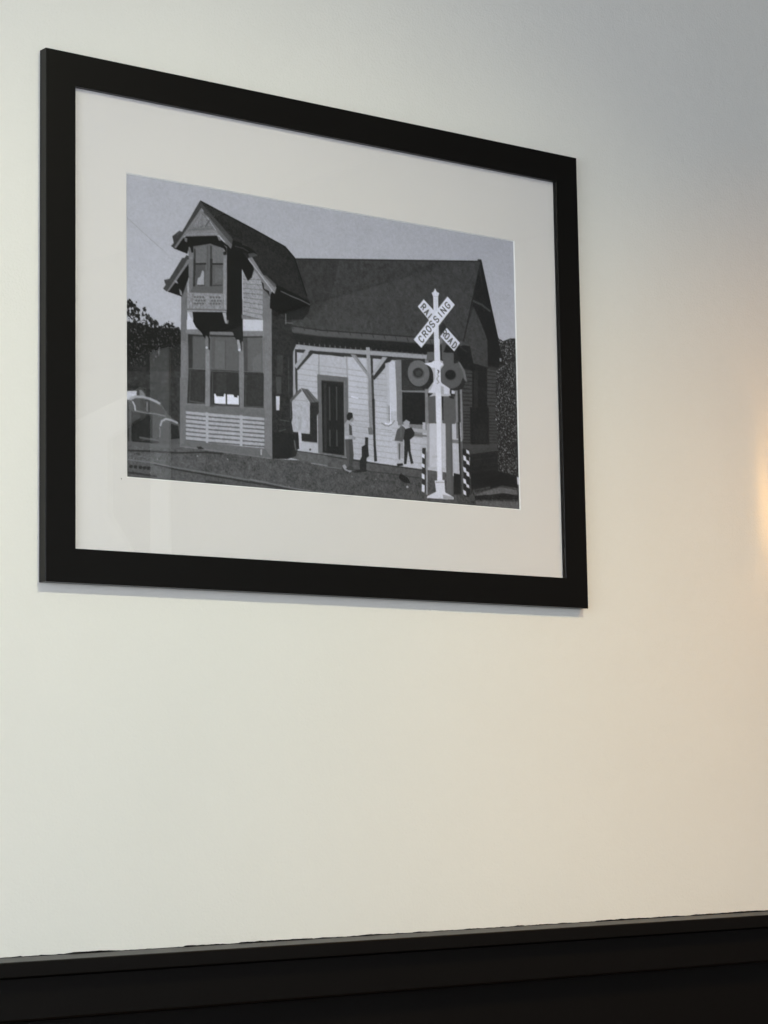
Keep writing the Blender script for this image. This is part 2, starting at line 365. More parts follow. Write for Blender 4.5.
# ---- the print: a black-and-white photograph, inked cell by cell on a fine grid
# op coordinates: tenths of a millimetre from the sheet's upper left corner (x 0.1, z 1.785); greys are 0..255
PRINT_OPS = [
('g',161,186,'y',[-255,-109,6430,-307,6291,3989,-261,3900]),
('l',138,0.8,8.0,[94,622,443,853,584,941]),
('l',150,0.6,6.4,[584,941,725,1053]),
('f',24,105,17,0.42,[88,1573,129,1556,164,1582,185,1622,233,1568,219,1648,282,1677,377,1599,344,1706,421,1728,505,1785,547,1841,604,1780,746,1739,710,1810,788,1820,874,1865,870,2330,85,2408]),
('f',20,88,17,0.22,[87,1832,281,1846,421,1867,589,1848,788,1838,873,1890,870,2330,85,2408]),
('p',52,0.8,[674,1924,702,2031,716,1980]),
('p',34,0.9,[3,2356,863,2269,857,3190,0,3259]),
('n',14,20,[3,2356,863,2269,857,3190,0,3259]),
('p',95,1.0,[513,2099,532,2097,529,2176,514,2178]),
('p',178,1.0,[84,2634,222,2621,222,2723,84,2736]),
('p',120,1.0,[257,2606,340,2598,344,2664,264,2683]),
('p',30,1.0,[85,2557,250,2559,250,2595,85,2599]),
('p',44,1.0,[250,2565,670,2585,697,2788,598,2821,487,2699,347,2664]),
('n',16,12,[85,2509,799,2439,796,2840,84,2903]),
('p',74,1.0,[125,2744,167,2692,278,2668,389,2681,486,2714,556,2765,612,2838,697,2885,795,2949,805,3166,512,3204,505,3142,179,3204,138,3208]),
('p',64,1.0,[156,2759,194,2720,361,2704,458,2719,542,2766,601,2821,591,2864,360,2842,208,2844]),
('p',36,1.0,[150,2861,318,2894,430,2872,431,3148,151,3201]),
('p',52,1.0,[164,2860,402,2869,290,2932,163,2991]),
('l',146,1.0,30.8,[128,2750,146,2716,208,2688,305,2682,403,2697,486,2720,535,2742]),
('l',80,1.0,11.5,[535,2742,584,2786,619,2843]),
('l',165,1.0,19.2,[169,2749,194,2791,205,2847]),
('l',125,1.0,19.2,[361,2737,360,2842]),
('l',128,1.0,11.5,[194,2848,346,2865,458,2860,612,2878]),
('l',78,1.0,23.1,[134,2743,132,3202]),
('p',80,1.0,[515,3147,524,2996,553,2936,612,2898,696,2907,781,2944,806,3008,805,3180,666,3195,526,3195]),
('p',34,1.0,[682,2959,781,2974,801,3118,681,3139]),
('l',150,1.0,25.6,[538,2993,558,2939,612,2909,682,2915,770,2941]),
('l',118,1.0,17.9,[528,3014,538,3067,529,3122]),
('l',92,1.0,20.5,[262,3152,512,3165]),
('p',30,1.0,[165,3188,456,3182,456,3194,165,3213]),
('g',84,68,'x',[-130,3224,802,3206,2090,3258,3093,3218,5971,3298,6299,3730,6291,3989,-132,3892]),
('n',26,7,[-130,3224,802,3206,2090,3258,3093,3218,5971,3298,6291,3989,-132,3892]),
('n',16,30,[-130,3224,802,3206,2090,3258,3093,3218,5971,3298,6291,3989,-132,3892]),
('l',88,1.0,49.3,[96,3230,435,3230,804,3207]),
('l',40,1.0,20.2,[96,3313,484,3295,804,3287,1154,3251,1382,3250]),
('l',38,1.0,26.9,[1029,3204,1129,3211]),
('l',92,1.0,44.8,[96,3371,434,3387]),
('n',40,5,[96,3340,434,3356,434,3418,96,3413]),
('p',80,1.0,[95,3454,483,3467,1227,3529,1919,3576,1918,3641,95,3641]),
('n',22,8,[95,3454,483,3467,1227,3529,1919,3576,1918,3641,95,3641]),
('p',38,1.0,[170,3490,169,3495,167,3499,164,3502,160,3506,155,3508,149,3510,143,3511,137,3511,132,3510,127,3508,123,3505,120,3502,118,3498,117,3494,118,3490,120,3486,123,3482,127,3479,132,3476,138,3475,143,3474,149,3474,155,3475,160,3476,164,3479,167,3482,169,3486]),
('p',38,1.0,[230,3491,229,3495,227,3499,224,3503,220,3506,215,3509,209,3511,203,3512,198,3512,192,3511,187,3509,183,3506,180,3503,178,3499,177,3495,178,3491,180,3487,183,3483,187,3480,192,3477,198,3475,204,3474,210,3474,215,3475,220,3477,224,3480,228,3483,229,3487]),
('p',38,1.0,[295,3492,295,3496,293,3500,289,3504,285,3507,280,3510,275,3512,269,3513,263,3513,257,3512,252,3510,248,3507,245,3504,243,3500,242,3496,243,3492,245,3487,248,3484,252,3480,257,3478,263,3476,269,3475,275,3475,280,3476,285,3478,290,3481,293,3484,295,3488]),
('p',38,1.0,[351,3492,350,3497,348,3501,345,3505,341,3508,336,3511,330,3512,324,3513,318,3513,313,3512,308,3510,304,3508,300,3504,298,3501,298,3496,298,3492,300,3488,304,3484,308,3481,313,3478,319,3477,324,3476,330,3476,336,3477,341,3479,345,3481,348,3485,350,3488]),
('p',38,1.0,[407,3493,406,3497,404,3501,401,3505,397,3509,392,3511,386,3513,380,3514,374,3514,369,3513,363,3511,359,3508,356,3505,354,3501,353,3497,354,3493,356,3489,359,3485,364,3482,369,3479,374,3477,380,3476,386,3476,392,3477,397,3479,401,3482,404,3485,406,3489]),
('l',112,1.0,17.9,[96,3413,434,3429,728,3459,1227,3492,1920,3544]),
('l',118,1.0,17.9,[1772,3521,2032,3548,2348,3583,2695,3610,3021,3605]),
('l',42,1.0,17.9,[458,3448,753,3483,1227,3518,1919,3570]),
('l',42,1.0,17.9,[1772,3549,2348,3605,2695,3625]),
('l',46,1.0,22.4,[95,3564,264,3567,482,3584]),
('l',95,1.0,11.2,[470,3468,470,3535]),
('l',95,1.0,9.0,[482,3534,654,3538]),
('l',52,1.0,22.4,[1151,3587,1379,3592]),
('p',150,1.0,[1050,3304,1050,3306,1049,3308,1048,3309,1047,3311,1045,3312,1042,3313,1040,3313,1038,3313,1036,3313,1034,3312,1032,3311,1031,3309,1031,3307,1030,3305,1031,3303,1031,3302,1033,3300,1034,3298,1036,3297,1038,3297,1040,3296,1043,3296,1045,3297,1047,3297,1048,3299,1049,3300,1050,3302]),
('p',150,1.0,[1468,3308,1468,3310,1467,3312,1466,3314,1464,3315,1462,3316,1460,3317,1458,3317,1455,3317,1453,3317,1451,3316,1450,3315,1449,3313,1448,3311,1448,3310,1448,3308,1449,3306,1450,3304,1451,3303,1453,3301,1456,3301,1458,3300,1460,3300,1462,3301,1464,3302,1466,3303,1467,3304,1468,3306]),
('p',150,1.0,[505,3382,505,3383,504,3385,503,3387,501,3388,500,3390,497,3390,495,3391,493,3391,491,3390,489,3389,488,3388,486,3387,486,3385,486,3383,486,3381,487,3379,488,3378,489,3376,491,3375,493,3374,495,3374,498,3374,500,3374,501,3375,503,3377,504,3378,505,3380]),
('p',120,1.0,[2631,3406,2631,3408,2630,3409,2628,3411,2626,3413,2623,3414,2621,3415,2618,3415,2615,3415,2612,3415,2609,3414,2607,3413,2606,3411,2605,3409,2604,3408,2605,3406,2606,3404,2607,3402,2609,3400,2612,3399,2615,3398,2618,3398,2621,3398,2624,3398,2626,3399,2628,3400,2630,3402,2631,3404]),
('p',120,1.0,[2348,3568,2348,3570,2347,3572,2345,3573,2343,3575,2341,3576,2338,3577,2335,3577,2332,3577,2329,3577,2327,3576,2325,3575,2323,3573,2322,3572,2322,3570,2322,3568,2323,3566,2325,3564,2327,3562,2329,3561,2332,3560,2335,3560,2338,3560,2341,3560,2343,3561,2345,3563,2347,3564,2348,3566]),
('p',120,1.0,[3649,3388,3648,3390,3647,3392,3646,3394,3643,3396,3641,3397,3638,3398,3634,3398,3631,3398,3628,3398,3626,3397,3624,3396,3622,3394,3621,3392,3621,3390,3621,3388,3622,3386,3624,3384,3626,3383,3629,3381,3632,3381,3635,3380,3638,3380,3641,3381,3644,3381,3646,3383,3647,3384,3648,3386]),
('p',120,1.0,[3286,3380,3286,3383,3285,3384,3283,3386,3281,3388,3278,3389,3275,3390,3272,3390,3269,3390,3266,3390,3264,3389,3262,3388,3260,3386,3259,3384,3259,3382,3259,3380,3260,3379,3262,3377,3264,3375,3267,3374,3270,3373,3273,3373,3276,3373,3279,3373,3281,3374,3283,3375,3285,3377,3286,3379]),
('p',120,1.0,[3039,3354,3039,3356,3038,3358,3036,3360,3034,3361,3031,3362,3028,3363,3025,3364,3022,3364,3019,3363,3017,3362,3015,3361,3013,3360,3012,3358,3012,3356,3012,3354,3013,3352,3015,3350,3017,3349,3020,3347,3022,3347,3025,3346,3029,3346,3031,3347,3034,3347,3036,3349,3038,3350,3039,3352]),
('p',96,1.0,[2371,3126,2646,3132,3113,3153,3110,3287,2645,3258,2370,3229]),
('n',20,12,[2371,3126,2646,3132,3113,3153,3110,3287,2645,3258,2370,3229]),
('l',52,1.0,15.4,[2401,3134,2646,3139,3113,3162]),
('l',132,1.0,15.4,[2660,3265,2861,3277,3110,3293]),
('p',84,1.0,[2909,3148,3208,3161,3656,3189,4353,3212,4766,3226,4763,3330,4350,3318,3473,3292,2906,3298]),
('n',20,12,[2909,3148,3208,3161,3656,3189,4353,3212,4766,3226,4763,3330,4350,3318,3473,3292,2906,3298]),
('l',50,1.0,14.4,[2908,3160,3208,3180,3655,3200,4352,3224]),
('l',54,1.0,11.5,[2906,3302,3473,3297,4018,3310,4350,3327]),
('l',125,1.0,10.1,[2906,3294,3117,3296]),
('p',170,1.0,[2401,1797,4686,1754,5256,1901,5220,3236,4731,3208,4331,3194,3953,3178,3674,3162,3215,3154,2382,3128]),
('p',178,1.0,[3653,2409,4038,2373,4028,2813,4343,2831,4335,3192,3638,3167]),
('p',180,1.0,[3239,1918,3510,1916,3530,2534,3243,2559]),
('p',172,1.0,[2464,1941,2789,1933,2766,2399,2457,2428]),
('l',146,0.8,9.8,[2470,2067,3914,2070]),
('l',146,0.8,9.8,[2469,2134,3912,2140]),
('l',146,0.8,9.8,[2468,2202,3911,2210]),
('l',146,0.8,9.8,[2467,2270,3909,2280]),
('l',146,0.8,9.8,[2466,2337,3908,2350]),
('l',146,0.8,9.8,[2466,2405,3906,2420]),
('l',146,0.8,9.8,[2465,2472,3905,2490]),
('l',146,0.8,9.8,[2464,2539,3903,2560]),
('l',146,0.8,9.8,[2463,2607,3902,2630]),
('l',146,0.8,9.8,[2462,2674,3900,2699]),
('l',146,0.8,9.8,[2461,2741,3899,2769]),
('l',146,0.8,9.8,[2460,2808,3898,2839]),
('l',146,0.8,9.8,[2459,2876,3896,2908]),
('l',146,0.8,9.8,[2458,2943,3895,2978]),
('l',146,0.8,9.8,[2457,3010,3893,3048]),
('l',146,0.8,9.8,[2456,3077,3892,3117]),
('l',148,0.7,9.8,[3900,2736,5150,2748]),
('l',148,0.7,9.8,[3898,2813,5148,2833]),
('l',148,0.7,9.8,[3897,2890,5146,2919]),
('l',148,0.7,9.8,[3895,2966,5144,3004]),
('l',148,0.7,9.8,[3893,3043,5141,3089]),
('l',148,0.7,9.8,[3892,3120,5139,3174]),
('n',6,9,[2401,1797,5256,1901,5220,3210,2382,3128]),
('l',140,1.0,17.9,[2798,1919,2794,2181]),
('l',140,1.0,15.4,[3215,1914,3221,2177]),
('l',205,1.0,15.4,[3278,2402,3381,2412]),
('p',50,1.0,[5342,429,5402,421,5748,1769,5612,1851,5599,2501,4837,2567,4866,1419,5037,1491,5067,1442,5257,875]),
('p',64,1.0,[5252,1069,5378,1271,5476,1466,5471,1820,5029,1785,5037,1491,5096,1439]),
('n',10,12,[5252,1069,5476,1466,5471,1820,5029,1785,5037,1491]),
('p',66,1.0,[5029,1808,5618,1851,5593,2501,5009,2552]),
('l',40,0.9,13.0,[5041,1878,5611,1875]),
('l',40,0.9,13.0,[5040,1929,5609,1923]),
('l',40,0.9,13.0,[5039,1981,5608,1972]),
('l',40,0.9,13.0,[5037,2033,5606,2020]),
('l',40,0.9,13.0,[5036,2084,5604,2068]),
('l',40,0.9,13.0,[5035,2136,5602,2116]),
('l',40,0.9,13.0,[5033,2187,5600,2164]),
('l',40,0.9,13.0,[5032,2239,5599,2212]),
('l',40,0.9,13.0,[5031,2290,5597,2260]),
('l',40,0.9,13.0,[5029,2342,5595,2309]),
('l',40,0.9,13.0,[5028,2393,5593,2357]),
('l',40,0.9,13.0,[5027,2445,5591,2405]),
('l',40,0.9,13.0,[5025,2496,5590,2453]),
('l',40,0.9,13.0,[5024,2547,5588,2501]),
('p',26,1.0,[5374,452,5404,449,5751,1762,5668,1754,5562,1525,5460,1171,5432,922]),
('p',34,1.0,[5361,518,5432,922,5463,1079,5237,1060,5225,958]),
('l',66,1.0,30.3,[5240,979,5400,1018,5531,1082]),
('p',32,1.0,[5247,1031,5515,1114,5562,1525,5668,1754,5658,1801,5472,1797,5476,1466,5379,1249]),
('l',74,1.0,13.0,[5036,1536,5209,1586,5412,1632]),
('p',34,1.0,[5212,1789,5460,1821,5440,2537,5191,2559]),
('p',44,1.0,[5244,1877,5303,1871,5285,2528,5227,2533]),
('p',140,1.0,[5670,1678,5706,1675,5705,1721,5675,1724]),
('p',62,1.0,[5034,2373,5618,2320,5604,2968,5017,3013]),
('l',40,0.9,10.6,[5039,2429,5604,2396]),
('l',40,0.9,10.6,[5038,2469,5603,2435]),
('l',40,0.9,10.6,[5037,2509,5602,2473]),
('l',40,0.9,10.6,[5036,2549,5600,2512]),
('l',40,0.9,10.6,[5035,2589,5599,2551]),
('l',40,0.9,10.6,[5034,2628,5598,2590]),
('l',40,0.9,10.6,[5033,2668,5597,2629]),
('l',40,0.9,10.6,[5032,2708,5596,2667]),
('l',40,0.9,10.6,[5031,2748,5595,2706]),
('l',40,0.9,10.6,[5030,2788,5594,2745]),
('l',40,0.9,10.6,[5029,2828,5593,2783]),
('p',34,1.0,[5159,2361,5474,2333,5465,2813,5160,2837]),
('p',44,0.5,[5205,2577,5419,2559,5413,2799,5199,2816]),
('p',66,1.0,[5021,2854,5604,2807,5603,2842,5020,2900]),
('p',36,1.0,[5147,2966,5607,2884,5625,3242,5459,3373,5159,3430,5130,3168]),
('l',50,0.7,8.8,[5193,3036,5599,2968]),
('l',50,0.7,8.8,[5191,3113,5597,3042]),
('l',50,0.7,8.8,[5189,3189,5595,3116]),
('l',50,0.7,8.8,[5187,3266,5593,3189]),
('p',30,0.6,[5164,3220,5570,3154,5565,3338,5159,3421]),
('f',34,170,12,0.14,[5649,1413,5743,1448,5863,1401,5984,1388,5981,2468,5570,2503,5612,1851,5748,1776]),
('f',34,150,13,0.12,[5604,2321,5983,2287,5965,3200,5786,3175,5606,3152]),
('p',60,1.0,[5147,3422,5613,3317,5975,3328,5966,3625,5141,3640]),
('n',24,8,[5147,3422,5613,3317,5975,3328,5966,3625,5141,3640]),
('p',27,1.0,[5613,3151,5786,3166,5919,3184,5931,3341,5661,3323,5458,3392,5469,3327,5596,3263]),
('p',100,1.0,[5216,3475,5468,3393,5660,3350,5921,3373,5924,3424,5466,3459]),
('p',34,1.0,[5180,3496,5466,3459,5658,3424,5779,3425,5936,3442,5934,3490,5560,3507,5203,3546]),
('p',92,1.0,[5226,3551,5933,3516,5942,3626,5224,3635]),
('n',25,7,[5160,3385,5975,3328,5966,3625,5153,3640]),
('p',63,1.0,[2385,805,5379,453,5387,471,5076,1520,4691,1562,4050,1581,2818,1642,2285,1640,2301,1565,2599,1323]),
('n',10,22,[2385,805,5379,453,5076,1520,4050,1581,2818,1642,2285,1640,2599,1323]),
('p',46,0.35,[2444,803,3136,713,2975,1242,2686,1522,2524,1442]),
('l',40,1.0,14.8,[2444,801,5379,450]),
('l',38,1.0,17.2,[5387,471,5076,1520]),
('l',78,0.3,12.3,[2796,1140,3204,1165,4380,1074]),
('p',34,1.0,[2285,1677,2818,1679,4049,1631,4771,1591,5182,1573,5256,1901,4685,1805,2400,1870,2282,1883]),
('p',82,1.0,[2285,1634,2818,1636,4050,1572,4691,1540,5051,1523,5049,1587,4689,1606,4049,1637,2817,1703,2284,1707]),
('l',40,1.0,14.8,[2344,1624,2819,1632,4050,1568,4691,1536]),
('l',62,1.0,11.1,[2314,1704,2817,1706,4049,1639,4689,1613]),
('l',44,1.0,12.3,[2403,1620,2420,1661]),
('l',44,1.0,12.3,[2573,1616,2590,1657]),
('l',44,1.0,12.3,[2744,1612,2761,1653]),
('l',44,1.0,12.3,[2916,1608,2934,1649]),
('l',44,1.0,12.3,[3090,1604,3108,1645]),
('l',44,1.0,12.3,[3265,1600,3283,1641]),
('l',44,1.0,12.3,[3442,1596,3459,1638]),
('l',44,1.0,12.3,[3619,1592,3637,1634]),
('l',44,1.0,12.3,[3798,1588,3816,1630]),
('l',44,1.0,12.3,[3979,1583,3997,1626]),
('l',44,1.0,12.3,[4161,1579,4179,1622]),
('l',44,1.0,12.3,[4344,1575,4362,1617]),
('l',44,1.0,12.3,[4529,1571,4547,1613]),
('p',50,1.0,[2443,1902,2814,1887,4044,1833,4620,1811,4619,1850,4044,1877,2814,1930,2443,1939]),
('p',48,1.0,[2458,1901,2814,1900,3176,1899,3176,1923,2814,1924,2457,1937]),
('p',152,1.0,[2371,1844,2815,1838,4046,1778,4621,1753,4620,1804,4044,1836,2814,1890,2370,1893]),
('l',120,0.9,13.5,[2503,1818,2503,1845]),
('l',120,0.9,13.5,[2580,1815,2579,1842]),
('l',120,0.9,13.5,[2656,1813,2656,1840]),
('l',120,0.9,13.5,[2733,1810,2732,1837]),
('l',120,0.9,13.5,[2810,1807,2809,1834]),
('l',120,0.9,13.5,[2887,1805,2887,1832]),
('l',120,0.9,13.5,[2964,1802,2964,1829]),
('l',120,0.9,13.5,[3042,1799,3042,1826]),
('l',120,0.9,13.5,[3120,1796,3120,1824]),
('l',120,0.9,13.5,[3199,1794,3198,1821]),
('l',120,0.9,13.5,[3277,1791,3277,1818]),
('l',120,0.9,13.5,[3356,1788,3355,1816]),
('l',120,0.9,13.5,[3435,1785,3434,1813]),
('l',120,0.9,13.5,[3594,1780,3593,1807]),
('l',120,0.9,13.5,[3674,1777,3673,1805]),
('l',120,0.9,13.5,[3754,1774,3754,1802]),
('l',120,0.9,13.5,[3835,1772,3834,1799]),
('l',120,0.9,13.5,[3915,1769,3915,1796]),
('l',120,0.9,13.5,[3996,1766,3996,1794]),
('l',120,0.9,13.5,[4078,1763,4077,1791]),
('l',120,0.9,13.5,[4159,1760,4159,1788]),
('l',120,0.9,13.5,[4241,1757,4240,1785]),
('l',120,0.9,13.5,[4323,1755,4322,1782]),
('l',120,0.9,13.5,[4406,1752,4405,1780]),
('p',50,1.0,[2441,1925,2472,1921,2473,2427,2442,2455]),
('p',50,1.0,[2662,1917,2719,1916,2479,2159,2458,2141]),
('p',150,1.0,[2374,1799,2436,1792,2431,2097,2450,2429,2395,2497,2379,2146]),
('p',158,1.0,[2603,1892,2668,1893,2464,2140,2428,2111]),
('l',60,1.0,12.8,[2366,2160,2372,2487]),
('p',48,1.0,[3584,1856,3616,1866,3622,2137,3634,2550,3594,2554,3586,2128]),
('p',48,1.0,[3834,1872,3916,1880,3634,2165,3610,2132]),
('p',150,1.0,[3513,1766,3574,1760,3587,2115,3597,2553,3539,2558,3538,2133]),
('p',142,1.0,[3274,1878,3354,1875,3577,2106,3554,2147]),
('l',95,1.0,6.4,[3343,1888,3523,2069]),
('p',156,1.0,[3769,1860,3851,1859,3619,2091,3587,2115]),
('p',120,0.5,[3547,2145,3602,2139,3604,2553,3546,2558]),
('p',132,1.0,[3541,2405,3602,2399,3601,2834,3547,2839]),
('p',112,1.0,[3527,2761,3595,2755,3601,2843,3536,2848]),
('p',42,1.0,[3595,2400,3635,2396,3638,2788,3645,2990,3660,3165,3616,3174,3605,2834]),
('p',108,1.0,[2770,2177,3232,2169,3227,3159,2768,3134]),
('p',34,1.0,[2828,2243,3163,2233,3159,3134,2834,3123]),
('l',70,0.6,12.3,[2830,2246,3163,2236]),
('p',30,0.6,[2958,2277,3154,2283,3152,2406,2972,2374]),
('l',74,0.9,19.7,[2950,2315,2948,2718]),
('l',74,0.9,19.7,[2946,2840,2946,3035]),
('l',74,0.9,19.7,[3056,2305,3053,2709]),
('l',74,0.9,19.7,[3051,2831,3051,3027]),
('l',62,0.6,36.9,[2883,2284,2877,3089]),
('p',150,0.3,[3168,2220,3186,2218,3185,3150,3166,3152]),
('p',42,1.0,[2086,1299,2377,1386,2402,1676,2459,1852,2413,1942,2405,2548,2447,2641,2501,2998,2440,3196,2322,3241,2076,3260]),
('n',12,9,[2086,1299,2377,1386,2402,1676,2405,2548,2501,2998,2322,3241,2076,3260]),
('p',66,1.0,[2155,2269,2238,2261,2236,2462,2168,2475]),
('p',60,0.7,[2174,2003,2265,1994,2262,2233,2171,2242]),
('p',190,1.0,[2155,2501,2213,2495,2204,2665,2159,2669]),
('p',186,1.0,[2159,2534,2206,2530,2196,2646,2162,2654]),
('l',80,1.0,9.0,[2209,2780,2353,2787]),
('l',78,1.0,10.3,[2192,2919,2298,2887]),
('p',30,0.7,[2089,2927,2420,2931,2418,3025,2370,3223,2085,3253]),
('l',70,0.6,15.4,[2348,2010,2343,2439]),
('l',88,0.7,12.8,[2364,2528,2370,2753]),
('l',100,1.0,17.9,[2418,3013,2440,3124]),
('p',34,1.0,[2442,2935,2484,2919,2493,3107,2448,3110]),
('p',42,1.0,[2656,2526,2780,2515,2787,2641,2755,2682,2756,3010,2518,3007,2519,2914,2647,2913]),
('p',40,1.0,[2656,2524,2780,2512,2786,2575,2654,2625]),
('p',166,1.0,[2387,2548,2527,2403,2659,2526,2648,2638,2393,2661]),
('p',166,1.0,[2392,2500,2653,2476,2647,2913,2402,2907,2379,2796,2395,2739]),
('n',12,14,[2392,2500,2653,2476,2647,2913,2402,2907]),
('p',140,0.4,[2468,2720,2530,2714,2520,2879,2481,2882]),
('p',88,1.0,[2355,2529,2513,2375,2537,2401,2379,2552]),
('p',98,1.0,[2522,2369,2627,2371,2792,2511,2656,2534]),
('l',66,1.0,10.3,[2557,2394,2687,2521]),
('l',60,1.0,10.3,[2596,2384,2733,2516]),
('l',50,1.0,7.7,[2656,2534,2792,2514]),
('l',130,0.6,7.7,[2425,2517,2625,2519]),
('p',182,1.0,[2478,2905,2521,2909,2528,3029,2490,3120]),
('p',172,1.0,[2502,3028,2765,3027,2761,3116,2501,3104]),
('p',60,1.0,[2665,3101,2665,3104,2664,3106,2662,3109,2659,3111,2657,3113,2653,3114,2650,3115,2646,3115,2643,3114,2640,3113,2638,3111,2636,3109,2635,3106,2635,3103,2635,3100,2636,3098,2638,3095,2641,3093,2644,3091,2647,3090,2650,3089,2654,3089,2657,3090,2660,3091,2662,3093,2664,3095,2665,3098]),
('p',190,1.0,[3809,1937,3932,1898,3968,1894,3987,2519,3853,2530]),
('p',166,0.7,[3809,1937,3866,1918,3873,2529,3821,2533]),
('p',128,1.0,[3964,1895,4047,1886,4066,2511,3987,2519]),
('p',124,1.0,[3978,1875,4501,1808,4483,2600,3978,2644]),
('p',48,1.0,[4063,1866,4443,1814,4433,2217,4065,2252]),
('p',34,1.0,[4068,2271,4433,2243,4434,2618,4066,2650]),
('p',64,0.5,[4089,2060,4251,2188,4400,2200,4085,2244]),
('l',132,1.0,11.5,[4060,2256,4441,2236]),
('p',128,1.0,[4430,2191,4484,2186,4477,2614,4434,2618]),
('p',122,1.0,[3982,2378,4060,2371,4061,2686,3994,2692]),
('p',34,1.0,[4068,2356,4392,2326,4384,2654,4065,2671]),
('p',126,1.0,[4031,2674,4384,2654,4381,2814,4250,2810,4215,2710,4105,2683]),
('p',156,1.0,[4217,2707,4491,2711,4478,2757,4228,2751]),
('p',116,1.0,[4227,2778,4478,2780,4473,2802,4226,2808]),
('p',128,1.0,[4429,2427,4500,2421,4493,2729,4429,2716]),
('l',148,1.0,10.1,[3831,2451,3826,2663]),
('l',205,1.0,13.0,[3880,2454,3879,2665]),
('l',90,1.0,10.1,[3858,2463,3857,2653]),
('l',128,1.0,13.0,[3738,2685,3792,2714,3847,2715,3903,2685,3944,2639]),
('l',215,1.0,14.4,[3793,2687,3847,2694,3894,2671]),
('l',150,0.8,8.6,[3663,2793,3955,2790]),
('l',150,0.7,7.2,[3314,2729,3538,2735]),
('l',150,0.6,7.2,[3330,2806,3519,2801]),
('p',40,1.0,[3481,2885,3528,2884,3523,2978,3534,3114,3498,3139,3491,3293,3394,3315,3390,3183,3426,3123,3425,3007,3479,2977]),
('p',40,1.0,[3267,3324,3402,3283,3509,3286,3473,3309,3330,3331]),
('p',52,0.6,[3297,3168,3395,3168,3395,3197,3306,3189]),
('p',150,1.0,[3169,2748,3213,2694,3266,2701,3279,2775,3288,2875,3294,2923,3166,2934]),
('p',66,1.0,[3237,2742,3276,2768,3284,2875,3242,2876]),
('p',138,1.0,[3285,2872,3341,2906,3312,2933,3273,2916]),
('p',175,0.7,[3167,2885,3231,2894,3223,2940,3177,2938]),
('p',66,1.0,[3177,2936,3287,2924,3301,3118,3277,3295,3209,3300,3195,3126]),
('p',84,0.8,[3177,2936,3226,2934,3237,3123,3224,3281,3203,3283,3191,3126]),
('p',135,1.0,[3263,2661,3317,2663,3302,2704,3262,2719]),
('p',36,1.0,[3203,2637,3236,2600,3289,2598,3299,2655,3267,2675,3248,2700,3206,2688]),
('p',150,1.0,[3125,3260,3168,3240,3206,3290,3277,3312,3241,3335,3156,3309]),
('p',60,1.0,[3179,3292,3233,3252,3304,3268,3286,3305,3223,3310]),
('p',40,1.0,[4096,2735,4204,2700,4255,2765,4243,2810,4179,2857,4187,3005,4228,3149,4187,3160,4146,2994,4116,3166,4079,3171,4090,2881,4061,2825]),
('p',84,1.0,[3978,2752,4059,2691,4108,2719,4067,2891,3935,2888]),
('p',108,0.6,[4022,2690,4053,2687,4054,2840,4024,2843]),
('p',150,1.0,[3971,2906,4073,2886,4081,3101,4033,3105,4025,2960,4014,3121,3985,3123]),
('p',92,1.0,[3998,2918,4026,2916,4022,3120,4003,3122]),
('p',168,1.0,[3974,3121,4081,3119,4072,3168,3969,3168]),
('p',36,1.0,[3965,3176,4058,3161,4066,3190,3974,3204]),
('p',158,1.0,[4072,2649,4125,2612,4184,2632,4172,2677,4132,2717,4090,2688]),
('p',24,1.0,[3988,3344,4025,3286,4091,3322,4135,3336,4178,3403,4089,3401,4027,3373]),
('p',158,1.0,[4145,3449,4145,3453,4143,3456,4141,3459,4137,3461,4133,3463,4129,3465,4125,3465,4120,3465,4116,3465,4112,3463,4109,3461,4107,3458,4105,3455,4105,3452,4105,3449,4107,3446,4109,3443,4113,3440,4116,3438,4121,3437,4125,3436,4130,3436,4134,3437,4138,3439,4141,3441,4143,3443,4145,3446]),
('l',100,1.0,17.3,[3560,3487,3614,3476]),
('p',182,1.0,[4491,2611,4750,2584,4736,3170,4478,3171]),
('p',150,1.0,[4449,2642,4495,2620,4482,3180,4446,3174]),
('p',176,1.0,[4852,2598,4946,2590,4972,3225,4872,3209]),
('p',120,1.0,[4852,2799,4955,2796,4953,2845,4851,2844]),
('p',98,1.0,[4755,2589,4857,2580,4857,3505,4750,3512]),
('p',80,0.7,[4829,2582,4860,2580,4860,3505,4829,3507]),
('p',120,1.0,[4923,2401,4956,2398,4955,2781,4927,2783]),
('p',46,1.0,[4951,2398,4984,2395,4993,2778,5007,3486,4974,3488,4959,2799]),
('p',132,1.0,[4993,2394,5031,2391,5040,2774,5010,2831]),
('p',84,1.0,[4987,2815,5015,2813,5030,3484,4998,3486]),
('p',36,1.0,[4871,3223,4976,3234,4974,3488,4864,3495]),
('n',14,6,[4871,3223,4976,3234,4974,3488,4864,3495]),
('p',86,1.0,[4718,1546,4786,1539,4780,1779,4712,1799]),
('p',38,1.0,[4784,1619,4937,1602,5010,1769,4906,1833,4910,1685,4739,1703]),
('p',98,1.0,[4481,1724,4599,1711,4597,1820,4465,1834]),
('p',92,1.0,[4736,1706,4910,1688,4906,1846,4732,1864]),
('p',92,1.0,[4478,2292,4616,2266,4611,2484,4611,2616,4482,2627]),
('p',94,1.0,[4721,2263,4924,2244,4922,2589,4712,2607]),
('p',92,1.0,[4500,2421,4625,2409,4620,2606,4496,2609]),
('p',94,1.0,[4695,2403,4909,2384,4908,2599,4703,2606]),
('p',34,1.0,[4697,2265,4727,2262,4720,2567,4696,2569]),
('p',38,1.0,[4819,2247,4904,2252,4895,2284,4827,2273]),
('p',36,1.0,[4479,2246,4566,2240,4481,2295]),
('p',128,1.0,[4923,2157,4961,2154,4964,2572,4926,2575]),
('p',50,1.0,[4961,2154,4998,2150,5001,2569,4964,2572]),
('p',132,1.0,[4999,2143,5033,2140,5039,2566,5005,2569]),
